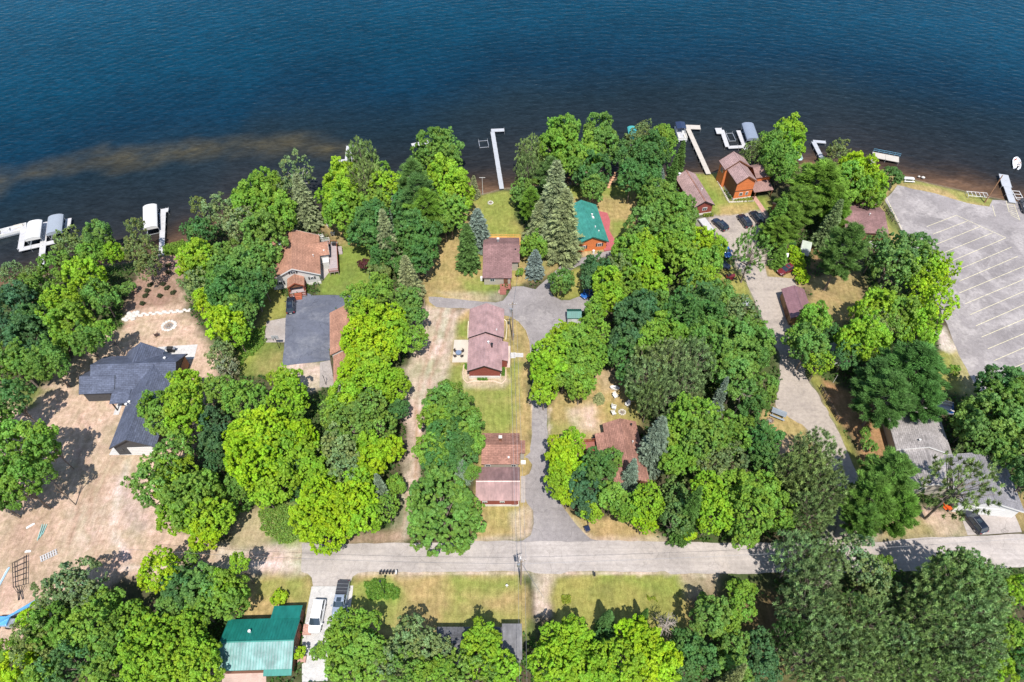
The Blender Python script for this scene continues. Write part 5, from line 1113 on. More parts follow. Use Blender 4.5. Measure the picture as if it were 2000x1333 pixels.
# pines whose trunks show
plant('W', *G(1610, 567), 5.6, 19.4, 'w', 1645, 500); plant('L', *G(1806, 1014), 5.0, 19.5, 'k', 1888, 916)
lone = plant('L', *G(1447, 552), 4.4, height_of(1447, 552, 452), 'G', 1460, 490)
for px, py in ((1444, 786), (1296, 1218 + 10), (1590, 1150)): plant('X', *G(px, py, 4), 3.2, 8, 's', px, py)

# ---- labels that single each tree out
GRP = {'M': 'broadleaf trees around the lots', 'F': 'spreading maples around the lots', 'O': 'fine-leaved trees around the lots', 'S': 'spruces around the lots', 'B': 'blue spruces around the lots', 'W': 'white pines around the lots', 'R': 'round-crowned pines', 'L': None, 'T': 'garden bushes', 'H': None, 'X': 'bare dead trees'}
CATN = {'T': 'bush'}
buckets = {}
for t, kind, col, px, py in trees:
    best = min(LAND, key=lambda l: math.hypot(px - l[1], (py - l[2]) * 1.1)); dx, dy = px - best[1], py - best[2]
    rel = ('right of' if dx > 0 else 'left of') if abs(dx) > abs(dy) else ('below' if dy > 0 else 'above')
    buckets.setdefault((CNAME[col] if kind not in 'X' else '', KNAME[kind], rel, best), []).append((math.hypot(dx, dy), t, kind))
for (cn, kn, rel, best), lst in buckets.items():
    lst.sort(key=lambda q: q[0])
    for i, (d, t, kind) in enumerate(lst):
        base = ('%s %s %s %s' % (cn, kn, rel, best[0])).strip()
        lab = base if len(lst) == 1 else '%s, %s' % (base, ORD[i])
        t['label'] = lab; t['category'] = CATN.get(kind, 'tree')
        if GRP[kind]: t['group'] = GRP[kind]

# ---- low undergrowth filling the wooded gaps (nobody could count it)
rng = np.random.default_rng(99)
n = 90000; X = rng.uniform(-125, 125, n); Y = rng.uniform(22, 150, n)
gc = ground_colour(X, Y); dark = (gc.sum(1) < .27) & (shore_d(X, Y) < -1.5)
for Q in SHEETS: dark &= poly_sd(X, Y, Q) < -.3
cl = fbm(X, Y, 5, 33) > -.12; X = X[dark & cl]; Y = Y[dark & cl]
k = len(X); per = 3; P = np.repeat(np.stack([X, Y, np.zeros(k)], 1), per, 0) + np.stack([rng.normal(0, .3, k * per), rng.normal(0, .3, k * per), rng.uniform(.05, .9, k * per)], 1)
Nn = unit(rng.normal(size=(len(P), 3)) * .5 + np.array([0, 0, 1.])); V, F = quads(P, Nn, .22)
me = np_mesh('undergrowth', V, F); nn = len(P); bt = rng.uniform(.6, 1.4, nn); add_tint(me, np.repeat(np.stack([bt * rng.uniform(.8, 1.2, nn), bt, bt * .9], 1), 4, 0)); me.materials.append(M_leaf)
ug = bpy.data.objects.new('undergrowth', me); COL.objects.link(ug); ug.color = (.045, .105, .018, 1)
ug['kind'] = 'stuff'; ug['label'] = 'low green undergrowth between the trees'; ug['category'] = 'undergrowth'
def cover(name, label, polys, count, size, hmax, col, seed):
    r = np.random.default_rng(seed); Ps = []
    for pts in polys:
        Q = [G(a, b) for a, b in pts]; x0 = min(p[0] for p in Q); x1 = max(p[0] for p in Q); y0 = min(p[1] for p in Q); y1 = max(p[1] for p in Q)
        x = r.uniform(x0, x1, count * 3); y = r.uniform(y0, y1, count * 3); sd = poly_sd(x, y, Q) + fbm(x, y, 1.5, seed) * 1.2; m_ = sd > 0; Ps.append(np.stack([x[m_][:count], y[m_][:count], r.uniform(0.02, hmax, m_.sum())[:count]], 1))
    P = np.concatenate(Ps); Nn = unit(r.normal(size=(len(P), 3)) * .6 + np.array([0, 0, .9])); V, F = quads(P, Nn, size)
    me = np_mesh(name, V, F); bt = r.uniform(.6, 1.35, len(P)); add_tint(me, np.repeat(np.stack([bt * r.uniform(.85, 1.2, len(P)), bt, bt], 1), 4, 0)); me.materials.append(M_leaf)
    o = bpy.data.objects.new(name, me); COL.objects.link(o); o.color = (*col, 1); o['kind'] = 'stuff'; o['label'] = label; o['category'] = 'plants'; return o
cover('tall_weeds', 'tall light green weeds beside the road end', [[(500, 1000), (545, 985), (590, 1000), (600, 1050), (560, 1065), (520, 1050)]], 5000, .12, .7, (.17, .29, .05), 1)
cover('shore_reeds', 'green reeds along the left shore by the dock', [[(318, 486), (360, 470), (375, 480), (345, 497), (318, 499)]], 2500, .14, .8, (.15, .27, .03), 2)
cover('weeds', 'light green weeds beside the lawn under the trees', [[(468, 660), (515, 640), (522, 668), (485, 700), (470, 720)]], 3500, .12, .6, (.15, .28, .04), 3)
cover('bed_plants', 'leafy green bed at the foot of the lamp pole', [[(712, 1140), (760, 1132), (782, 1150), (770, 1175), (725, 1175)]], 3500, .12, .5, (.12, .24, .03), 4)
cover('bed_plants', 'yellow-green flower bed in front of the tall log house', [[(1425, 383), (1466, 385), (1466, 394), (1436, 396)], [(1372, 418), (1392, 416), (1392, 423), (1374, 425)]], 1600, .10, .5, (.22, .28, .04), 5)
cover('bed_plants', 'small green plants at the end wall of the two-gable cottage', [[(930, 735), (955, 735), (955, 745), (930, 745)], [(908, 712), (915, 712), (915, 728), (908, 728)], [(980, 718), (986, 718), (986, 735), (980, 735)]], 700, .09, .4, (.10, .22, .03), 6)
cover('lily_clump', 'clump of yellow-flecked lilies in the lawn left of the spruce shadow', [[(1096, 1163), (1114, 1163), (1114, 1180), (1098, 1180)]], 500, .09, .4, (.22, .28, .03), 7)
cover('lily_clump', 'clump of yellow-flecked lilies in the lawn near the dirt track', [[(1263, 1160), (1284, 1160), (1284, 1177), (1265, 1177)]], 500, .09, .4, (.22, .28, .03), 8)

# ================================================================== DOCKS AND BOATS
M_dock = siding('pale_dock_boards', (.43, .42, .42), .35, .08); M_dockg = siding('grey_dock_boards', (.36, .37, .39), .35, .08)
M_tan = siding('sandy_dock_boards', (.43, .39, .34), .35, .08)
M_fabw = surf('white_canopy_fabric', (.56, .55, .53), .7, .05); M_fabg = surf('grey_canopy_fabric', (.26, .29, .33), .7, .05); M_fabd = surf('slate_canopy_fabric', (.20, .235, .30), .7, .06); M_fabt = surf('teal_canopy_fabric', (.05, .30, .30), .7, .06)
M_navy = paint('navy_paint', (.02, .03, .07)); M_blackp = paint('black_car_paint', (.014, .018, .032), .15); M_whitep = paint('white_car_paint', (.78, .78, .78)); M_silver = paint('silver_blue_paint', (.33, .38, .46), .3, .4)
M_redp = paint('dark_red_paint', (.14, .018, .025)); M_bluep = paint('blue_paint', (.02, .10, .34)); M_orange = paint('orange_paint', (.65, .10, .02)); M_skyb = paint('light_blue_paint', (.10, .33, .62)); M_tyre = surf('tyre_rubber', (.018, .018, .02), .85, .1)
M_lamp = paint('headlamp_lens', (.6, .6, .6), .1); M_tail = paint('tail_lamp_lens', (.4, .01, .01), .2); M_seat = surf('beige_vinyl', (.62, .57, .50), .6, .08); M_rim = surf('alloy_rim', (.45, .45, .46), .3, .1, metal=.7)
M_yel = surf('yellow_plastic', (.7, .5, .05), .5); M_carpet = surf('grey_boat_carpet', (.40, .40, .42), .9, .1)

def dock(label, legs, w=1.3, z=.45, mat=None, posts=True, group='docks on the lake shore'):
    x0, y0 = G(*legs[0][0], z); t = thing('dock', label, 'dock', (x0, y0, WATER_Z), 0, group)
    pts_all = []
    for li, leg in enumerate(legs):
        ww = w
        if len(leg) == 3: ww = leg[2]
        a = Vector(G(*leg[0], z)) - Vector((x0, y0)); b = Vector(G(*leg[1], z)) - Vector((x0, y0)); d = (b - a); ln = d.length; d.normalize(); n = Vector((-d.y, d.x)) * ww / 2
        k = max(1, round(ln / 3.0)); zz = z - WATER_Z + li * .006
        for i in range(k):
            p = a + d * (ln * i / k + .025); q = a + d * (ln * (i + 1) / k - .025)
            mb = MB().loft([[(*(p - n), zz - .14), (*(p + n), zz - .14), (*(p + n), zz), (*(p - n), zz)], [(*(q - n), zz - .14), (*(q + n), zz - .14), (*(q + n), zz), (*(q - n), zz)]])
            mb.build('dock_section', mat or M_dock, t)
            for s in (-1, 1):
                c = q + n * s * 1.06; MB().cyl(c.x, c.y, -1.3, zz + .25, .045, n=6).build('dock_post', M_steel, t)
    return t
dock('small pier of three short fingers with two covered lifts, at the far left', [((88, 434), (79, 528)), ((37, 488), (108, 472)), ((47, 442), (40, 486)), ((134, 427), (131, 446))], 1.35)
dock('long straight grey pier ending in a short right-hand arm, by a canopied lift', [((315, 499), (319, 408)), ((322, 411), (329, 410), 1.5)], 1.25)
dock('pale swimming pier mostly behind the trees, left of centre', [((662, 317), (692, 313), 2.0), ((680, 312), (683, 285), 1.8)], 1.6)
dock('white end of a pier showing above the round tree', [((804, 284), (838, 277))], 1.6)
dock('long slanting grey pier with a short arm and small lift, in the centre', [((980, 369), (962, 258)), ((959, 255), (985, 254), 1.4)], 1.15, mat=M_dockg)
dock('tan pier running out from the lawn with a pontoon boat tied to it', [((1384, 340), (1343, 250)), ((1340, 248), (1368, 249), 2.0)], 1.3, mat=M_tan)
dock('U-shaped pier with an open lift between its arms', [((1410, 254), (1421, 287)), ((1422, 288), (1462, 286)), ((1442, 255), (1457, 293)), ((1398, 256), (1411, 256), 2.8)], 1.2)
dock('short grey V-shaped pier left of the wide tan pier', [((1607, 312), (1589, 277)), ((1588, 276), (1613, 278))], 1.2, mat=M_dockg)
wd = dock('wide tan platform pier with a blue rail along its lake side', [((1704, 302), (1756, 312), 2.6), ((1707, 303), (1705, 322), 1.2)], 2.4, mat=M_tan)
dock('public launch pier of grey planks beside the boat ramp', [((1960, 341), (1967, 365), 2.3), ((1967, 365), (1978, 396), 1.7)], 2.0, mat=M_dockg)
x0, y0 = G(1704, 302, .45)
r = MB(); a = Vector((*G(1705, 297, .5), .5)) - Vector((x0, y0, WATER_Z)); b = Vector((*G(1757, 307, .5), .5)) - Vector((x0, y0, WATER_Z))
for dz in (.5, 1.0): r.tube(a + Vector((0, 0, dz)), b + Vector((0, 0, dz)), .05, n=5)
for i in range(6): c = a.lerp(b, i / 5); r.tube(c, c + Vector((0, 0, 1)), .05, n=5)
r.build('railing', paint('steel_blue_paint', (.10, .25, .36)), wd, kind='stuff')

def lift(label, top, bot, wpx, mat, zc=2.6, cover=True):
    a = Vector(G(*top, zc)); b = Vector(G(*bot, zc)); c = (a + b) / 2; d = b - a; ln = d.length; w = wpx * m_per_px((top[1] + bot[1]) / 2, zc)
    t = thing('boat_lift', label, 'boat lift', (c.x, c.y, WATER_Z), math.atan2(d.y, d.x), 'boat lifts by the piers'); z = zc - WATER_Z
    if cover:
        prof = []
        for i in range(11):
            q = i / 10 * 2 - 1; prof.append((q * w / 2, z - .30 * abs(q) ** 3 * 1.5))
        inner = [(y * .97, zz - .05) for y, zz in prof[::-1]]
        full = [(-w / 2, z - .9)] + prof + [(w / 2, z - .9), (w / 2 - .05, z - .9)] + inner + [(-w / 2 + .05, z - .9)]
        MB().prism(full, -ln / 2, ln / 2, 'e').build('canopy', mat, t)
        for s in (-1, 1): MB().prism([(y, zz) for y, zz in ([(-w / 2 + .06, z - .9)] + [(y * .96, zz - .06) for y, zz in prof] + [(w / 2 - .06, z - .9)])], s * ln / 2 * .985, s * ln / 2 * .995, 'e').build('end_panel', mat, t)
    for sx in (-1, 1):
        for sy in (-1, 1): MB().cyl(sx * ln * .42, sy * w * .46, -1.2, z - .5 if cover else .9, .06, n=6).build('lift_post', M_steel, t)
    for sx in (-1, 1): MB().box(sx * ln * .42 - .06, sx * ln * .42 + .06, -w * .46, w * .46, .15, .3).build('cradle_beam', M_steel, t)
    for sy in (-1, 1): MB().box(-ln * .42, ln * .42, sy * w * .46 - .06, sy * w * .46 + .06, .32, .45).build('side_rail', M_steel, t)
    return t
lift('boat lift with a white barrel canopy, left of the grey-covered one', (66, 430), (61, 464), 27, M_fabw)
lift('boat lift with a grey canopy, right of the white one at far left', (107, 419), (103, 453), 28, M_fabg)
lift('boat lift with a long white canopy beside the straight grey pier', (291, 399), (292, 443), 26, M_fabw)
lift('boat lift with a slate grey canopy beside the U-shaped pier', (1461, 239), (1472, 270), 23, M_fabd)
lift('boat lift with a teal canopy peeking over the trees', (1234, 246), (1238, 268), 17, M_fabt)
lift('open metal boat lift frame beside the slanting grey pier', (943, 271), (946, 286), 19, M_grey, .3, False)
lift('open rail lift between the arms of the U-shaped pier', (1424, 256), (1432, 274), 14, M_grey, .3, False)

def orient(front, rear, z=0.0):
    a = Vector(G(*front, z)); b = Vector(G(*rear, z)); d = a - b; return (a + b) / 2, math.atan2(d.y, d.x), d.length
def pontoon(label, front, rear, L=7.0, W=2.6, z=WATER_Z, bimini=True, base=0.0, hull=None):
    c, ang, _ = orient(front, rear, z + .6); t = thing('pontoon_boat', label, 'boat', (c.x, c.y, z + base), ang, 'pontoon boats')
    for s in (-1, 1): 
        rings = [[(x, s * W * .36 + .3 * k * math.cos(q * PI / 4), .25 + .3 * k * math.sin(q * PI / 4)) for q in range(8)] for x, k in ((-L / 2, .9), (L * .38, 1), (L * .47, .7), (L / 2, .15))]
        MB().loft(rings).build('pontoon', M_grey, t, smooth=True)
    MB().box(-L / 2, L / 2 - .3, -W / 2, W / 2, .55, .68).build('deck', M_carpet, t)
    for a in ((-L / 2 + .5, L / 2 - .5, -W / 2, -W / 2 + .05), (-L / 2 + .5, L / 2 - .5, W / 2 - .05, W / 2), (L / 2 - .55, L / 2 - .5, -W / 2, W / 2), (-L / 2 + .5, -L / 2 + .55, -W / 2, W / 2)):
        MB().box(*a, .70, 1.3).build('side_fence', hull or M_white, t)
    for a in ((.9, 2.8, -W / 2 + .08, -W / 2 + .7), (.9, 2.8, W / 2 - .7, W / 2 - .08), (-2.6, -1.2, -W / 2 + .08, -W / 2 + .7), (-2.9, -2.2, -.4, W / 2 - .1)):
        s = MB().box(*a, .69, 1.05).build('seat', M_seat, t); MB().box(a[0], a[1], (a[2] if a[2] < 0 else a[3] - .16), (a[2] + .16 if a[2] < 0 else a[3]), 1.05, 1.4).build('backrest', M_seat, s)
    MB().box(-.7, -.1, .3, 1.0, .69, 1.35).build('console', M_white, t); MB().cyl(-L / 2 - .2, 0, .1, 1.2, .22).build('outboard_motor', M_black, t)
    if bimini:
        MB().prism([(-W / 2, 2.3), (0, 2.5), (W / 2, 2.3), (W / 2, 2.36), (0, 2.57), (-W / 2, 2.36)], -L / 2 + .3, L * .02, 'e').build('bimini_top', M_navy, t)
        for x in (-L / 2 + .5, -.1):
            for s in (-1, 1): MB().tube((x, s * W / 2 * .95, .7), (x, s * W / 2 * .95, 2.32), .03, n=5).build('bimini_leg', M_steel, t)
    return t
pontoon('pontoon boat with a navy bimini top tied to the tan pier', (1334, 277), (1325, 247))
pontoon('white pontoon boat moored at the left edge next to the covered lifts', (50, 446), (-8, 461), 8.5, 2.5, bimini=False)
pontoon('blue and white pontoon boat on a trailer behind the light-grey house', (1845, 800), (1808, 791), 6.5, 2.4, z=0, base=.55, bimini=False, hull=M_bluep)

def hull_boat(name, label, front, rear, W, mat, z, inner=None, Lx=None, group=None, cat='boat'):
    c, ang, L = orient(front, rear, z + .3); L = Lx or L; t = thing(name, label, cat, (c.x, c.y, z), ang, group)
    def ring(x, k, lo, hi): return [(x, -W / 2 * k, hi), (x, -W / 2 * k * .8, lo + .1), (x, 0, lo), (x, W / 2 * k * .8, lo + .1), (x, W / 2 * k, hi), (x, W / 2 * k * .86, hi), (x, W / 2 * k * .7, lo + .22), (x, -W / 2 * k * .7, lo + .22), (x, -W / 2 * k * .86, hi)]
    MB().loft([ring(-L / 2, .82 if cat == 'boat' else .08, 0, .6), ring(-L * .25, .98, -.05, .58), ring(L * .1, 1, -.05, .6), ring(L * .33, .72, 0, .66), ring(L / 2, .06, .25, .75)]).build('hull', mat, t, smooth=False)
    for x in (-L * .22, L * .12): MB().box(x - .14, x + .14, -W * .38, W * .38, .32, .40).build('thwart', inner or M_seat, t)
    return t, c, ang
sb, c, ang = hull_boat('motor_boat', 'small white motor boat with two people near the public pier', (1985, 311), (1985, 327), 2.1, M_whitep, WATER_Z, Lx=5.4)
MB().cyl(-2.9, 0, .1, 1.2, .2).build('outboard_motor', M_black, sb)
def person(label, loc, ang, shirt, z, seated=True):
    t = thing('person', label, 'person', (*loc, z), ang, None)
    def skin(name, verts, edges, rad, mat):
        me = bpy.data.meshes.new(name); me.from_pydata(verts, edges, []); o = bpy.data.objects.new(name, me); COL.objects.link(o); o.parent = t
        md = o.modifiers.new('skin', 'SKIN'); me.skin_vertices.new() if not me.skin_vertices else None
        for i, r_ in enumerate(rad): me.skin_vertices[0].data[i].radius = (r_, r_)
        me.skin_vertices[0].data[0].use_root = True; s = o.modifiers.new('sub', 'SUBSURF'); s.levels = s.render_levels = 1; me.materials.append(mat); return o
    sk = surf('sunlit_skin', (.42, .24, .16), .6, .05)  # one even skin colour
    V = [(0, 0, .1), (.02, 0, .38), (.03, 0, .56), (.04, 0, .66), (.05, 0, .78), (.06, 0, .88), (.03, .2, .54), (.12, .27, .30), (.34, .20, .22), (.03, -.2, .54), (.12, -.27, .30), (.34, -.2, .22), (.40, .12, .10), (.44, .14, -.3), (.56, .14, -.34), (.40, -.12, .10), (.44, -.14, -.3), (.56, -.14, -.34)]
    E = [(0, 1), (1, 2), (2, 3), (3, 4), (4, 5), (2, 6), (6, 7), (7, 8), (2, 9), (9, 10), (10, 11), (0, 12), (12, 13), (13, 14), (0, 15), (15, 16), (16, 17)]
    R = [.15, .15, .14, .055, .10, .08, .06, .045, .035, .06, .045, .035, .08, .055, .04, .08, .055, .04]
    skin('body', V, E, R, sk)
    skin('shirt', [(0, 0, .12), (.02, 0, .38), (.03, 0, .56), (.03, .21, .54), (.10, .27, .36), (.03, -.21, .54), (.10, -.27, .36)], [(0, 1), (1, 2), (2, 3), (3, 4), (2, 5), (5, 6)], [.17, .165, .155, .075, .06, .075, .06], shirt)
    MB().dome(.05, 0, .80, .115, .105, .13, 8, 4).build('hair', surf('brown_hair', (.06, .035, .02), .8), t)
person('person in a red shirt seated in the small motor boat', (c.x, c.y + .9), ang, surf('red_cloth', (.5, .04, .03), .8), WATER_Z + .45)
person('person in a white shirt seated at the stern of the small motor boat', (c.x + .2, c.y - .9), ang, surf('white_cloth', (.75, .75, .72), .8), WATER_Z + .45)
hull_boat('rowing_boat', 'long white and teal boat lying under the yellow-green tree by the shore', (1546, 275), (1566, 318), 1.5, paint('pale_teal_gelcoat', (.45, .62, .60)), 1.6, Lx=7.5)
hull_boat('canoe', 'white canoe lying on the dry grass near the stepping-stone fire pit', (1191, 757), (1210, 760), .85, M_whitep, .12, cat='canoe')

# ================================================================== VEHICLES
def car(name, label, cat, front, rear, L, W, H, body, kind='suv', group=None):
    c, ang, _ = orient(front, rear); t = thing(name, label, cat, (c.x, c.y, 0), ang, group)
    hood = .60 * H if kind != 'sedan' else .58 * H; belt = .60 * H
    def ring(x, hw, lo, hi):
        return [(x, -hw * .94, lo), (x, -hw, lo + .18), (x, -hw, hi - .22), (x, -hw * .93, hi - .06), (x, -hw * .78, hi), (x, hw * .78, hi), (x, hw * .93, hi - .06), (x, hw, hi - .22), (x, hw, lo + .18), (x, hw * .94, lo)]
    hw = W / 2
    st = [(-L / 2, hw * .84, .45, belt * .90), (-L / 2 + .12, hw * .94, .32, belt), (-L * .3, hw, .26, belt), (L * .12, hw, .26, belt), (L * .2, hw, .26, hood), (L * .36, hw * .98, .28, hood * .94), (L * .46, hw * .90, .34, hood * .82), (L / 2, hw * .72, .42, hood * .68)]
    b = MB().loft([ring(*s) for s in st]).build('body', body, t, smooth=False, bevel=.03)
    x0, x1 = {'suv': (-L / 2 + .10, L * .20), 'van': (-L / 2 + .08, L * .30), 'sedan': (-L * .40, L * .20), 'pickup': (-L * .10, L * .24)}[kind]
    r0, r1 = {'suv': (x0 + .38, x1 - .75), 'van': (x0 + .28, x1 - .95), 'sedan': (x0 + .75, x1 - .75), 'pickup': (x0 + .22, x1 - .72)}[kind]
    def rect(xa, xb, h, z): return [(xa, -h * .92, z), (xa, h * .92, z), (xb - .1, h, z), (xb, h * .6, z), (xb, -h * .6, z), (xb - .1, -h, z)]
    MB().loft([rect(x0, x1, hw * .93, belt - .06), rect(r0, r1, hw * .76, H - .07)]).build('windows', M_glass, t)
    MB().loft([rect(r0 - .06, r1 + .06, hw * .78, H - .09), rect(r0, r1, hw * .74, H - .02), rect(r0 + .15, r1 - .15, hw * .62, H)]).build('roof', body, t)
    for s in (-1, 1):
        for a, bq in (((x0, hw * .92), (r0, hw * .76)), ((x1 - .1, hw * .94), (r1 - .02, hw * .77)), (((x0 + x1) / 2 - .1, hw * .95), ((r0 + r1) / 2, hw * .785))):
            MB().tube((a[0], s * a[1], belt - .05), (bq[0], s * bq[1], H - .06), .045, n=4).build('pillar', body, t)
        MB().box(x1 - .35, x1 - .15, s * (hw + .02) if s > 0 else -hw - .22, s * (hw + .02) + .2 if s > 0 else -hw - .02, belt, belt + .16).build('mirror', body, t)
        MB().box(L / 2 - .22, L / 2 - .04, s * hw * .62 - .16, s * hw * .62 + .16, hood * .60, hood * .76).build('headlight', M_lamp, t)
        MB().box(-L / 2 - .02, -L / 2 + .14, s * hw * .76 - .09, s * hw * .76 + .09, belt * .62, belt * .9).build('taillight', M_tail, t)
        if kind == 'suv': MB().tube((r0 + .15, s * hw * .66, H + .05), (r1 - .1, s * hw * .66, H + .05), .03, n=4).build('roof_rail', M_grey, t)
        for x in (-L * .31, L * .315):
            w_ = MB().tube((x, s * (hw - .22), .35), (x, s * (hw + .015), .35), .35, n=16).build('wheel', M_tyre, t); MB().tube((x, s * (hw + .016), .35), (x, s * (hw + .03), .35), .21, n=10).build('rim', M_rim, w_)
    if kind == 'pickup':
        MB().box(-L / 2 + .1, x0 - .03, -hw * .90, hw * .90, belt, belt + .07).build('bed_cover', surf('black_vinyl_cover', (.035, .037, .045), .5), t)
        for k in range(1, 4): xx = -L / 2 + .1 + (x0 + L / 2 - .13) * k / 4; MB().box(xx - .02, xx + .02, -hw * .9, hw * .9, belt + .07, belt + .09).build('cover_seam', M_grey, t)
    if kind in ('suv', 'pickup'): MB().box((r0 + r1) / 2 - (.1), (r0 + r1) / 2 + .6, -.38, .38, H - .001, H + .012).build('sunroof', M_glass, t)
    MB().box(-L / 2 - .03, -L / 2 + .02, -.26, .26, .5, .64).build('number_plate', M_white, t)
    return t
CG = 'cars parked at the houses'
car('parked_car', 'black sport utility car on the dark driveway in front of the red porch', 'car', (570, 584), (569, 616), 4.9, 1.95, 1.75, M_blackp, 'suv', CG)
car('parked_van', 'white minivan on the white concrete drive at the bottom', 'van', (615, 1236), (627, 1178), 5.1, 2.0, 1.75, M_whitep, 'van', CG)
car('pickup_truck', 'silver-blue pickup truck with a black bed cover on the concrete drive', 'pickup truck', (661, 1207), (673, 1142), 5.9, 2.03, 1.85, M_silver, 'pickup', CG)
car('parked_car', 'dark sport utility car leftmost of the three on the gravel lot', 'car', (1395, 433), (1416, 452), 4.7, 1.9, 1.6, M_blackp, 'suv', CG)
car('parked_car', 'dark sport utility car in the middle of the three on the gravel lot', 'car', (1443, 422), (1463, 449), 4.9, 1.95, 1.75, M_blackp, 'suv', CG)
car('parked_car', 'dark sport utility car rightmost of the three on the gravel lot', 'car', (1467, 416), (1488, 442), 4.9, 1.95, 1.8, M_blackp, 'suv', CG)
car('parked_car', 'bright blue car nosing out from under the trees by the gravel lot', 'car', (1421, 503), (1412, 486), 4.4, 1.8, 1.5, M_bluep, 'sedan', CG)
car('parked_car', 'black car in the shade below the blue car', 'car', (1417, 524), (1398, 516), 4.4, 1.8, 1.5, M_blackp, 'sedan', CG)
car('jeep', 'dark red open jeep with a black soft top by the yellow cedar', 'jeep', (1519, 538), (1546, 526), 4.1, 1.8, 1.8, M_redp, 'suv', CG)
car('parked_car', 'black sport utility car with red tail lights in front of the white garage', 'car', (1882, 1000), (1914, 1040), 4.9, 1.95, 1.75, M_blackp, 'suv', CG)
car('parked_car', 'blue car half under the trees beside the island lawn', 'car', (1140, 582), (1160, 568), 4.4, 1.8, 1.5, M_bluep, 'sedan', CG)
car('parked_car', 'dark car at the right edge by the boat ramp', 'car', (2004, 420), (1996, 396), 4.9, 1.95, 1.75, M_blackp, 'suv', CG)

def trailer(label, a, b, W, name='boat_trailer', deckm=None):
    c, ang, L = orient(a, b, .4); t = thing(name, label, 'trailer', (c.x, c.y, 0), ang)
    for s in (-1, 1): MB().box(-L / 2, L * .25, s * W / 2 - .06, s * W / 2 + .06, .45, .57).build('side_rail', M_white if not deckm else M_grey, t)
    for i, x in enumerate((-L / 2 + .06, -L * .2, L * .1, L * .25)): MB().box(x - .05, x + .05, -W / 2 + .06, W / 2 - .06, .45, .57).build('cross_beam', M_white if not deckm else M_grey, t)
    for s in (-1, 1): MB().tube((L * .25, s * W / 2, .5), (L / 2, 0, .5), .06, n=5).build('tongue_arm', M_grey, t); MB().tube((-L * .15, s * (W / 2 + .05), .3), (-L * .15, s * (W / 2 + .25), .3), .3, n=12).build('wheel', M_tyre, t)
    if deckm: MB().box(-L / 2 + .07, L * .25, -W / 2 + .08, W / 2 - .08, .575, .62).build('deck_boards', deckm, t)
    return t
trailer('white boat trailer backed to the water at the right edge', (1995, 396), (1983, 374), 1.7)
trailer('flat white utility trailer beside the leftmost dark car', (1396, 462), (1370, 428), 2.0, 'utility_trailer', M_dock)
# black gooseneck frame at the left
t = thing('trailer_frame', 'black steel gooseneck trailer frame lying on the dirt at far left', 'trailer frame', (*G(40, 1125), 0), 0); o = Vector(G(40, 1125))
def bar(name, pa, pb, r_, parent, mat, z0=.5, z1=None):
    a = Vector(G(*pa, z0)) - o; b = Vector(G(*pb, z0 if z1 is None else z1)) - o
    return MB().tube((a.x, a.y, z0), (b.x, b.y, z0 if z1 is None else z1), r_, n=4).build(name, mat, parent)
for pa, pb in (((24, 1100), (26, 1148)), ((52, 1084), (51, 1142)), ((29, 1098), (31, 1148)), ((47, 1086), (46, 1143))): bar('long_beam', pa, pb, .06, t, M_black)
for k in range(6): bar('cross_beam', (24 + k * .4, 1100 + 9.5 * k), (52 - k * .2, 1086 + 11 * k), .05, t, M_black, .56)
for k in range(5): bar('rear_beam', (27 + 5.5 * k, 1148 - k), (34 + 1.5 * k, 1158 + k * .4), .045, t, M_black)
bar('gooseneck', (35, 1156), (36, 1173), .08, t, M_black, .5, .9); bar('gooseneck', (39, 1156), (38, 1172), .08, t, M_black, .5, .9)
t = thing('boom_lift', 'light blue boom lift with a long arm at the lower left edge', 'boom lift', (*G(12, 1218), 0), 0); o = Vector(G(12, 1218))
bar('boom', (-6, 1216), (60, 1182), .17, t, M_skyb, 1.5, 1.5); bar('inner_boom', (30, 1196), (74, 1170), .11, t, M_skyb, 1.5, 1.2)
MB().box(-1.0, 1.0, -.7, .7, .5, 1.3).build('turret', M_skyb, t, bevel=.1); MB().box(.8, 1.8, -.9, .5, .35, .9).build('counterweight', M_grey, t, bevel=.1)
for x in (-.9, .9):
    for y in (-.8, .8): MB().tube((x, y - .14, .38), (x, y + .14, .38), .38, n=14).build('wheel', M_tyre, t)
t = thing('roof_panels', 'loose bundle of long pale teal roofing panels on the dirt', 'roofing panels', (*G(80, 1040), 0), 0); o = Vector(G(80, 1040))
for k in range(5): bar('panel', (83 + 2.2 * k, 1024 + (k % 2) * 3), (73 + 2.6 * k, 1056 - k * 3), .07, t, TW if k % 2 else surf('pale_teal_sheet', (.30, .52, .48), .5), .1)
t = thing('pallet', 'broken white wooden pallet on the dirt below the roofing panels', 'pallet', (*G(95, 1086), 0), math.radians(32))
for k in range(7): MB().box(-1.2 + k * .38, -1.0 + k * .38, -.55, .55, .12, .16).build('slat', M_dock, t)
for y in (-.5, 0, .5): MB().box(-1.25, 1.4, y - .05, y + .05, .02, .12).build('runner', M_dock, t)
for lab, px, py, an, w_ in (('loose white board leaning left of the roofing panels', 60, 1028, .7, 1.4), ('thin white board beside the weeds on the dirt', 55, 1078, .1, 1.0), ('light blue plank stack at the far left edge', 4, 1135, 1.5, 4.5)):
    t = thing('board', lab, 'board', (*G(px, py), 0), an); MB().box(-w_ / 2, w_ / 2, -.15, .15, .02, .1).build('plank', M_white if 'white' in lab else surf('pale_blue_board', (.3, .42, .5), .7), t); MB().box(-w_ / 2 + .1, w_ / 2 - .2, .17, .26, .02, .09).build('plank', M_white, t)

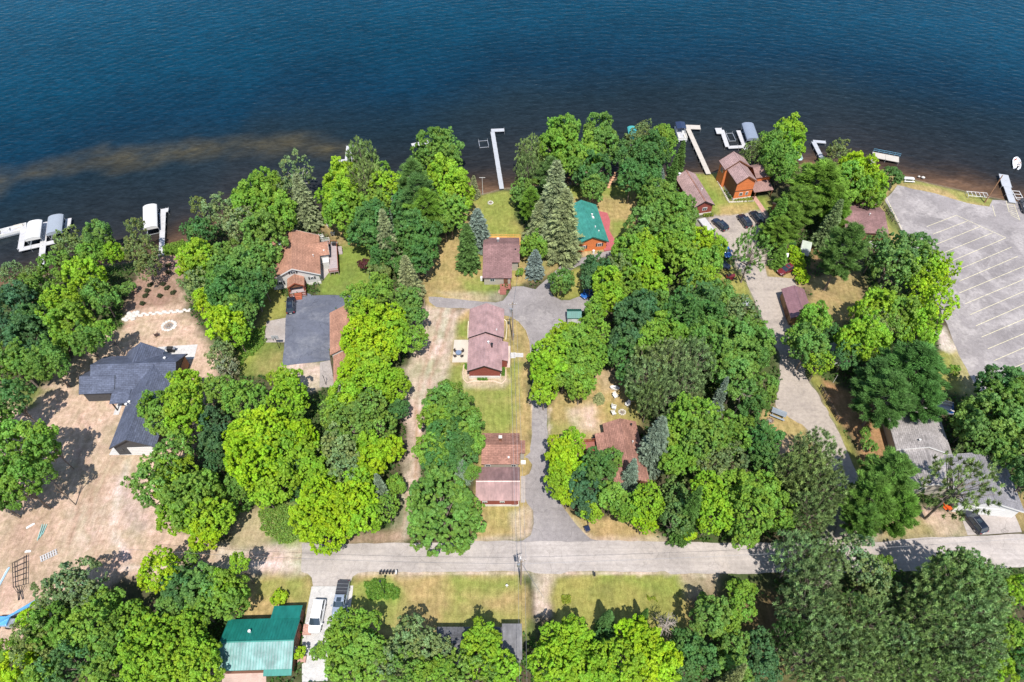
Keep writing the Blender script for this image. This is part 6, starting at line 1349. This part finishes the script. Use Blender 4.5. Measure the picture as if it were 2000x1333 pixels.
def mower(label, px, py, ang, mat, name='lawn_tractor', cat='mower', s=1.0):
    t = thing(name, label, cat, (*G(px, py), 0), ang); t.scale = (s, s, s)
    MB().loft([[(-.7, -.3, .35), (-.7, .3, .35), (-.7, .3, .7), (-.7, -.3, .7)], [(.2, -.35, .35), (.2, .35, .35), (.2, .35, .7), (.2, -.35, .7)], [(.95, -.28, .38), (.95, .28, .38), (.95, .24, .8), (.95, -.24, .8)]]).build('body', mat, t, bevel=.04)
    MB().box(-.5, -.1, -.25, .25, .7, .85).box(-.56, -.46, -.25, .25, .8, 1.15).build('seat', M_black, t); MB().tube((.15, 0, .7), (.02, 0, 1.05), .03, n=5).build('steering_column', M_black, t)
    MB().tube((.02, 0, 1.03), (0, 0, 1.06), .18, n=12).build('steering_wheel', M_black, t); MB().box(-.2, .55, -.6, .6, .12, .26).build('mower_deck', mat, t)
    for x, r_, y in ((-.5, .3, .5), (.75, .2, .42)):
        for q in (-1, 1): MB().tube((x, q * y - .09, r_), (x, q * y + .09, r_), r_, n=12).build('wheel', M_tyre, t)
mower('red quad bike parked in the shade by the lone tree', 1424, 544, .2, M_redp, 'quad_bike', 'quad bike', 1.25)
mower('orange lawn mower on the dirt near the leaning pine', 1846, 990, -1.1, M_orange)
mower('orange cultivator next to the front wall of the light-grey house', 1856, 975, -.6, M_orange, 'cultivator', 'cultivator', .8)

# ================================================================== POLES, WIRES, SIGNS
def pole(label, base, h, arms=(), lean=(0, 0), name='utility_pole', r0=.15, mat=None, cat='pole', extras=True):
    x, y = G(*base); t = thing(name, label, cat, (x, y, 0)); mt = mat or M_post
    MB().path([(0, 0, -.1), (lean[0] * .5, lean[1] * .5, h * .5), (lean[0], lean[1], h)], [r0, r0 * .85, r0 * .65], 8).build('post', mt, t)
    for z, ln, an in arms:
        c, s = math.cos(an) * ln / 2, math.sin(an) * ln / 2; f = z / h
        a = MB().tube((lean[0] * f - c, lean[1] * f - s, z), (lean[0] * f + c, lean[1] * f + s, z), .06 if extras else .05, n=4).build('crossarm', mt, t)
        if extras:
            for k in (-1, -.5, .5, 1): MB().cyl(lean[0] * f + c * k * .95, lean[1] * f + s * k * .95, z + .05, z + .25, .05, n=6).build('insulator', M_white, a)
    return t, Vector((x + lean[0], y + lean[1], h))
P1, T1 = pole('wooden utility pole with a crossarm beside the two-gable cottage', (1001, 665), 11.6, ((11.0, 1.7, .1), (9.8, .8, 1.5)))
MB().cyl(-.35, -.1, 8.9, 9.9, .24).build('transformer', M_grey, P1); MB().box(.12, .34, -.12, .12, 1.4, 2.0).build('meter_box', M_grey, P1)
P2, T2 = pole('wooden utility pole with a transformer on the south side of the main road', (1017, 1142), 9.8, ((9.4, 1.5, .35),))
MB().cyl(-.4, 0, 7.6, 8.5, .25).build('transformer', M_grey, P2); MB().tube((0, 0, 8.6), (-.1, .9, 9.1), .04, n=5).build('lamp_arm', M_steel, P2)
pole('bare wooden pole leaning over the launch pier', (1923, 396), 8.3, (), name='wooden_pole', r0=.17, mat=surf('brown_pole', (.28, .15, .08), .85))
pole('white T-shaped post on the shore of the central lawn', (943, 380), 5.3, ((5.2, 1.5, 0),), name='clothes_pole', r0=.07, mat=M_white, cat='post', extras=False)
lp, _ = pole('black lamp post standing in the leafy bed by the mailboxes', (752, 1160), 5.2, (), name='lamp_post', r0=.07, mat=M_black, cat='lamp post'); MB().cyl(0, 0, 5.1, 5.5, .12, .2).build('lamp_head', M_black, lp)
pole('thin dark lamp post on the pale apron below the brown garage', (637, 752), 3.0, ((2.9, .7, 2.2),), name='lamp_post', r0=.06, mat=M_black, cat='lamp post', extras=False)
for lab, b in (('thin white post in front of the grey house side wall', (1703, 822)), ('thin white post in the shade below the dark pines', (1627, 748))): pole(lab, b, 2.6, (), name='fence_post', r0=.05, mat=M_white, cat='post')
M_wire = surf('power_line', (.22, .22, .23), .6)
def wire(a, b, sag, parent, r_=.022):
    a = Vector(a); b = Vector(b); w = parent.matrix_basis.translation; pts = []
    for i in range(13):
        f = i / 12; p = a.lerp(b, f); p.z -= sag * 4 * f * (1 - f); pts.append(p - w)
    mb = MB()
    for i in range(12): mb.tube(pts[i], pts[i + 1], r_, n=3, caps=False)
    return mb.build('wire', M_wire, parent, kind=None)
for dx in (-.7, 0, .7): wire(T2 + Vector((dx, .1, -.2)), T1 + Vector((dx, 0, -.4)), .9, P2)
for dx in (-.5, .5): wire(T2 + Vector((dx, 0, -.3)), T2 + Vector((dx + .3, -40, 0)), .8, P2)
wire(T2 + Vector((0, 0, -1.2)), (95, 46.0, 8), 1.4, P2); wire(T2 + Vector((0, 0, -1.2)), (-60, 43, 8.5), 1.2, P2)
wire(T2 + Vector((0, 0, -1.0)), (*G(1062, 1168), 0), 0, P2, .03); wire(T1 + Vector((.1, 0, -1.4)), (1.8, 112.9, 3.4), .4, P1); wire(T1 + Vector((.2, 0, -1.4)), (-2.8, 87.5, 4.5), .3, P1)
for f in P2.children:
    if f.name.startswith('wire'): pass

t = thing('mailbox_row', 'row of black and white mailboxes on a rail by the main road', 'mailboxes', (*G(760, 1124), 0), 0); 
MB().box(-1.5, 1.5, -.06, .06, 1.0, 1.12).build('rail', M_post, t)
for x in (-1.3, 1.3): MB().box(x - .06, x + .06, -.05, .05, 0, 1.0).build('post', M_post, t)
for k in range(6):
    x = -1.3 + .52 * k; MB().prism([(x - .13, 1.13), (x + .13, 1.13), (x + .13, 1.3), (x + .07, 1.4), (x - .07, 1.4), (x - .13, 1.3)], -.28, .28, 'n').build('mailbox', M_black if k < 5 else M_white, t)
t = thing('mailbox', 'single dark mailbox on the verge right of the dirt track', 'mailbox', (*G(1160, 1127), 0), 0); MB().box(-.05, .05, -.05, .05, 0, 1.0).build('post', M_post, t); MB().box(-.14, .14, -.3, .3, 1.0, 1.3).build('box', M_black, t)
t = thing('hydrant', 'small white hydrant in the lawn left of the road pole', 'hydrant', (*G(990, 1146), 0), 0); MB().cyl(0, 0, 0, .7, .14).dome(0, 0, .7, .16, .16, .12).build('barrel', M_white, t); MB().tube((-.24, 0, .5), (.24, 0, .5), .07, n=8).build('outlet', M_white, t)
t = thing('wheelie_bin', 'navy blue wheeled bin on the verge at the road junction', 'bin', (*G(1146, 1038), 0), .3); MB().loft([[(-.3, -.3, .08), (.3, -.3, .08), (.3, .3, .08), (-.3, .3, .08)], [(-.4, -.42, 1.1), (.4, -.42, 1.1), (.4, .42, 1.1), (-.4, .42, 1.1)]]).build('body', M_navy, t)
MB().box(-.44, .44, -.46, .46, 1.1, 1.18).build('lid', M_navy, t, bevel=.03)
for x in (-.3, .3): MB().tube((x - .05, .4, .12), (x + .05, .4, .12), .12, n=10).build('wheel', M_tyre, t)

# ================================================================== YARD THINGS
def rock(mb, x, y, z, rx, ry, rz, r):
    n = 8; rings = []
    for i, (zz, k) in enumerate(((0, .85), (.35, 1.0), (.75, .82), (1.0, .45))):
        rings.append([(x + rx * k * math.cos(2 * PI * q / n + .3) * r.uniform(.82, 1.15), y + ry * k * math.sin(2 * PI * q / n + .3) * r.uniform(.82, 1.15), z + rz * zz) for q in range(n)])
    return mb.loft(rings)
M_lime = surf('white_limestone', (.52, .49, .45), .9, .15, 2)
def ring_pit(label, px, py, R, n, sz, mat, name='fire_ring', logs=True):
    x, y = G(px, py); t = thing(name, label, 'fire ring', (x, y, 0)); r = random.Random(int(px))
    for i in range(n):
        a = 2 * PI * i / n; rock(MB(), R * math.cos(a), R * math.sin(a), 0, sz * r.uniform(.8, 1.2), sz * r.uniform(.6, 1), .28, r).build('stone', mat, t)
    MB().cyl(0, 0, .02, .06, R * .62).build('ash_bed', surf('grey_ash', (.22, .20, .19), .95), t)
    if logs:
        for a in (0, 1.1, 2.2): MB().tube((-R * .4 * math.cos(a), -R * .4 * math.sin(a), .12 + a * .05), (R * .4 * math.cos(a), R * .4 * math.sin(a), .12 + a * .05), .07, n=6).build('log', M_post, t)
ring_pit('large round fire ring of white flat stones on the bare dirt', 330, 637, 1.35, 14, .42, M_lime)
ring_pit('small stone fire ring in the middle of the lakeside lawn', 958, 397, .6, 9, .2, M_lime)
ring_pit('stone fire ring with white chairs round it in the dry grass', 1215, 806, .6, 10, .22, M_rock)
ring_pit('fire ring with white ashes beside the grey picnic table', 1504, 822, .55, 9, .18, surf('dark_rust_stone', (.2, .14, .12), .9), logs=False)
t = thing('stone_wall', 'row of large flat white stones edging the mulched slope', 'stone wall', (*G(310, 610), 0)); o = Vector(G(310, 610)); rr = random.Random(3)
for i in range(17):
    f = i / 16; p = Vector(G(268 + 106 * f, 615 - 10 * f + (3 if i % 2 else 0))) - o; rock(MB(), p.x, p.y, 0, rr.uniform(.5, .75), rr.uniform(.3, .42), .35, rr).build('stone', M_lime, t)
for px, py in ((243, 624), (250, 619), (257, 615), (264, 611), (247, 626), (255, 622), (262, 618), (268, 611), (252, 613), (260, 624)):
    p = Vector(G(px, py)) - o; rock(MB(), p.x, p.y, 0, rr.uniform(.5, .75), rr.uniform(.4, .6), .3, rr).build('stone', M_lime, t)
def edging(label, pts, mat, r_=.09, closed=False, name='garden_edging', group='pale garden edgings'):
    x, y = G(*pts[0]); t = thing(name, label, 'edging', (x, y, 0), 0, group); P = [Vector(G(*p)) - Vector((x, y)) for p in pts]
    for i in range(len(P) - 1): MB().tube((*P[i], .06), (*P[i + 1], .06), r_, n=5).build('kerb_piece', mat, t)
M_edge = surf('peach_edging_blocks', (.66, .50, .40), .85, .1)
edging('peach block edging round the bed at the south end of the two-gable cottage', [(913, 710), (906, 714), (904, 730), (905, 741), (912, 748), (925, 745), (965, 745), (980, 750), (988, 742), (988, 722)], M_edge)
edging('cream edging curving along the right side of the two-gable cottage', [(984, 624), (989, 628), (990, 640), (988, 664)], surf('cream_edging', (.66, .60, .44), .85), .1)
edging('cream edging strip on the left wall of the two-gable cottage', [(915, 628), (914, 645), (914, 662)], MATS['cream_edging'], .1)
edging('concrete edge curving round the court lawn', [(1003, 622), (1013, 628), (1028, 646), (1035, 667), (1037, 700)], M_conc_old, .12)
t = thing('garden_wall', 'low wall of pale field stones round the flower bed of the tall log house', 'stone wall', (*G(1420, 380), 0)); o = Vector(G(1420, 380))
for a, b, n_ in (((1402, 356), (1422, 393), 14), ((1424, 396), (1470, 394), 17)):
    for i in range(n_):
        f = i / (n_ - 1); p = Vector(G(a[0] + (b[0] - a[0]) * f, a[1] + (b[1] - a[1]) * f)) - o; rock(MB(), p.x, p.y, 0, .26, .22, .35, rr).build('stone', M_rock, t)
M_rail = surf('dark_fence_wood', (.09, .07, .055), .9)
def fence(label, a, b, n_, h=1.2, mat=None, rails=3):
    x, y = G(*a); t = thing('rail_fence', label, 'fence', (x, y, 0)); A = Vector((0, 0)); B = Vector(G(*b)) - Vector((x, y))
    for i in range(n_): p = A.lerp(B, i / (n_ - 1)); MB().box(p.x - .07, p.x + .07, p.y - .07, p.y + .07, 0, h).build('post', mat or M_rail, t)
    for i in range(n_ - 1):
        p = A.lerp(B, i / (n_ - 1)); q = A.lerp(B, (i + 1) / (n_ - 1))
        for k in range(rails): z = h * (k + 1) / (rails + .4); MB().tube((p.x, p.y, z), (q.x, q.y, z), .055, n=4).build('rail', mat or M_rail, t)
fence('dark timber rail fence along the gravel lane, seen half in pine shade', (1600, 760), (1634, 822), 10, 1.5)
fence('low dark rail fence on the grass strip left of the car park', (1722, 402), (1742, 434), 6, 1.0, rails=2)
fence('grey wooden fence beside the sandy track, right of the trees', (829, 592), (836, 645), 7, 1.3, M_post, 2)
def picnic(label, px, py, ang, mat, s=1.0):
    t = thing('picnic_table', label, 'picnic table', (*G(px, py), 0), ang); t.scale = (s, s, s)
    for k in range(4): MB().box(-1.1, 1.1, -.38 + k * .2, -.21 + k * .2, .72, .76).build('tabletop_board', mat, t)
    for y in (-.75, .75): MB().box(-1.1, 1.1, y - .14, y + .14, .42, .46).build('bench', mat, t)
    for x in (-.8, .8):
        for q in (-1, 1): MB().tube((x, q * .25, .72), (x, q * .6, 0), .05, n=4).build('leg', mat, t)
        MB().box(x - .04, x + .04, -.85, .85, .36, .42).build('crossbar', mat, t)
picnic('grey picnic table on the dry grass beside the gravel lane', 1519, 812, -.5, surf('grey_table_boards', (.22, .25, .28), .7), 1.25)
picnic('long white picnic table on the grass by the shore', 1773, 354, -.1, M_white, 1.2)
def chair(label, px, py, ang, mat, group=None, s=1.0, name='garden_chair'):
    t = thing(name, label, 'chair', (*G(px, py), 0), ang, group); t.scale = (s, s, s)
    MB().box(-.28, .28, -.28, .28, .36, .42).build('seat', mat, t); MB().loft([[(-.28, -.28, .4), (-.28, .28, .4), (-.22, .28, .4), (-.22, -.28, .4)], [(-.45, -.26, 1.0), (-.45, .26, 1.0), (-.40, .26, 1.0), (-.40, -.26, 1.0)]]).build('backrest', mat, t)
    for x in (-.24, .24):
        for y in (-.25, .25): MB().tube((x, y, 0), (x, y, .62 if x > 0 else .4), .03, n=4).build('leg', mat, t)
    for y in (-.3, .3): MB().box(-.35, .3, y - .04, y + .04, .6, .65).build('armrest', mat, t)
for lab, px, py, an in (('white chair uppermost above the stone fire ring', 1201, 777, 5.2), ('white chair left of the stone fire ring', 1199, 799, -.3), ('white chair right above the stone fire ring', 1225, 793, 4.0), ('white chair lower left of the stone fire ring', 1198, 810, .3)): chair(lab, px, py, an, M_white, 'white chairs at the fire ring', 1.3)
chair('dark folding chair on the dirt below the round fire ring', 307, 657, 2.2, surf('brown_canvas', (.12, .08, .07), .8), None, 1.3)
for lab, px, py, an in (('white lounge chair on the upper deck of the brown-roofed house', 630, 466, 0.5), ('white lounge chair at the lake side of the deck', 651, 460, 1.5), ('white chair on the sand near the shore, above the deck', 643, 444, 2)): chair(lab, px, py, an, M_white, 'white chairs by the deck', 1.4)
t = thing('patio_table', 'round blue-grey table on the cream side patio', 'table', (*G(896, 693), .03)); MB().cyl(0, 0, .68, .73, .62, n=18).build('tabletop', surf('blue_grey_tabletop', (.16, .21, .30), .4), t); MB().cyl(0, 0, 0, .68, .06).build('leg', M_black, t)
for i, (lab, a) in enumerate((('dark patio chair at the upper right of the round table', .7), ('dark patio chair at the upper left of the round table', 2.4), ('dark patio chair at the lower left of the round table', 3.9), ('dark patio chair at the lower right of the round table', 5.5))):
    x, y = G(896, 693); o_ = thing('patio_chair', lab, 'chair', (x + .95 * math.cos(a), y + .95 * math.sin(a), .03), a + PI, 'chairs round the patio table'); mt = surf('dark_wicker', (.05, .035, .03), .8)
    MB().box(-.25, .25, -.25, .25, .38, .44).build('seat', mt, o_); MB().box(-.3, -.24, -.25, .25, .42, .9).build('backrest', mt, o_)
    for q in (-.2, .2):
        for w_ in (-.2, .2): MB().cyl(q, w_, 0, .38, .025, n=5).build('leg', mt, o_)
def grill(label, px, py, z=0, s=1.0):
    t = thing('barbecue', label, 'barbecue', (*G(px, py), z)); t.scale = (s, s, s); MB().box(-.55, .55, -.28, .28, .1, .85).build('cart', M_black, t); MB().prism([(-.28, .86), (.28, .86), (.28, 1.0), (.1, 1.2), (-.1, 1.2), (-.28, 1.0)], -.4, .4, 'e').build('lid', M_black, t); MB().box(.42, .8, -.25, .25, .82, .86).box(-.8, -.42, -.25, .25, .82, .86).build('side_shelf', M_grey, t, kind='stuff')
grill('black barbecue on the white patio of the charcoal-roofed house', 336, 687, 0, 1.3); grill('black barbecue on the grey side deck of the brown-roofed house', 656, 487, 1.2)
t = thing('basketball_hoop', 'basketball hoop on a dark pole at the edge of the old concrete slab', 'basketball hoop', (*G(546, 681), 0)); MB().path([(0, 0, 0), (0, 0, 2.6), (-.3, .3, 3.2)], [.07, .07, .06], 6).build('pole', M_black, t); MB().box(-.9, .5, .34, .38, 2.7, 3.7).build('backboard', surf('grey_backboard', (.35, .36, .38), .3), t)
t = thing('swing_frame', 'low dark metal frame on the lower edge of the old concrete slab', 'metal frame', (*G(525, 668), 0)); MB().tube((-1, 0, .9), (.9, .3, .9), .05, n=5).build('bar', M_black, t); MB().tube((-1, 0, 0), (-1, 0, .9), .05, n=5).build('leg', M_black, t); MB().tube((.9, .3, 0), (.9, .3, .9), .05, n=5).build('leg', M_black, t)
for i in range(5):
    lab = ['uppermost', 'second from the top', 'middle', 'second from the bottom', 'lowest'][i]
    t = thing('barrel', '%s of the five pale barrels along the gravel lot' % lab, 'barrel', (*G(1505 + 1.4 * i, 453 + 6 * i), 0), 0, 'pale barrels along the gravel lot'); MB().cyl(0, 0, 0, .9, .42, .42, 16).build('drum', M_white, t); MB().cyl(0, 0, .9, .94, .36, .36, 16).build('lid', M_fabg, t)
t = thing('utility_cart', 'tall white box trailer right of the yellow cedar', 'box trailer', (*G(1569, 494), 0), -.4); MB().box(-1.1, 1.1, -1.6, 1.6, .5, 2.3).build('box', M_white, t, bevel=.08); MB().box(-1.0, 1.0, -1.5, 1.5, 2.3, 2.36).build('roof_panel', surf('pale_green_panel', (.45, .50, .42), .5), t)
for q in (-1, 1): MB().tube((q * 1.1, 0, .35), (q * 1.3, 0, .35), .35, n=12).build('wheel', M_tyre, t)
t = thing('golf_cart', 'white golf cart parked left of the yellow cedar', 'golf cart', (*G(1531, 508), 0), 1.2); MB().box(-1.1, 1.1, -.55, .55, .3, .75).build('body', M_whitep, t, bevel=.08); MB().box(-.9, .5, -.55, .55, 1.8, 1.86).build('roof', M_whitep, t, bevel=.03); MB().box(-.5, 0, -.5, .5, .75, .95).build('seat', M_seat, t)
for x in (-.85, .45):
    for y in (-.5, .5): MB().cyl(x, y, .7, 1.8, .03, n=5).build('roof_post', M_black, t)
for x in (-.75, .75):
    for y in (-.5, .5): MB().tube((x, y - .08, .25), (x, y + .08, .25), .25, n=10).build('wheel', M_tyre, t)
t = thing('tarpaulin', 'grey tarpaulin sheet lying beside the gravel lane', 'tarpaulin', (*G(1456, 588), 0), -.05); MB().box(-.75, .75, -1.7, 1.7, .03, .09).build('sheet', surf('grey_tarp', (.27, .27, .31), .7), t, bevel=.02)
MB().box(-.6, .6, -1.2, -.9, .09, .12).build('fold', MATS['grey_tarp'], t)
t = thing('pipe_rack', 'low white pipe barrier on the grass by the leaning pole', 'barrier', (*G(1907, 385), 0), -.15)
for y in (-.9, .9): MB().tube((-2.6, y, .8), (2.4, y, .8), .06, n=5).build('rail', M_white, t)
for i in range(6): MB().tube((-2.4 + i * .95, -.9, .8), (-2.4 + i * .95, .9, .8), .06, n=5).build('crossbar', M_white, t)
for x in (-2.4, 2.3):
    for y in (-.9, .9): MB().tube((x, y, 0), (x, y, .8), .05, n=5).build('leg', M_white, t)
t = thing('sandstone_steps', 'flat brown stone steps between the trees near the lake, behind the green-roofed cabin', 'steps', (*G(1196, 352), 0), 1.2)
for k in range(7): rock(MB(), k * 1.1 - 3.3, rr.uniform(-.2, .2), 0, .55, .4, .2, rr).build('step', surf('orange_brown_stone', (.5, .28, .16), .85, .2), t)
for i, (px, py) in enumerate(((330, 521), (329, 534), (294, 559), (319, 557), (327, 565), (289, 570), (285, 580), (313, 580), (339, 574), (279, 595))):
    pos = ['uppermost', 'second uppermost', 'left upper', 'centre upper', 'centre', 'left middle', 'left lower', 'centre lower', 'rightmost', 'lowest left'][i]
    me, _ = PROTO['T'][i % 2]; o = bpy.data.objects.new('seedling_shrub', me); COL.objects.link(o); o.location = (*G(px, py), .35); o.scale = (.6, .6, .45); o.color = (.06, .075, .03, 1)
    tag(o, '%s dark seedling shrub on the mulched slope' % pos, 'shrub', 'seedling shrubs on the mulch')
for i, (px, py, s_) in enumerate(((1803, 347, .5), (1795, 345, .35), (1560, 300, .4), (1255, 404, .6), (1262, 400, .45))):
    o = rock(MB(), 0, 0, 0, s_, s_ * .8, s_ * .7, rr).build('boulder', M_lime); o.location = (*G(px, py), -.1)
    tag(o, ['larger pale boulder at the water edge above the white picnic table', 'smaller pale boulder at the water edge above the white picnic table', 'pale boulder under the tree by the teal boat', 'larger pale boulder on the grass right of the red deck', 'smaller pale boulder on the grass right of the red deck'][i], 'boulder')
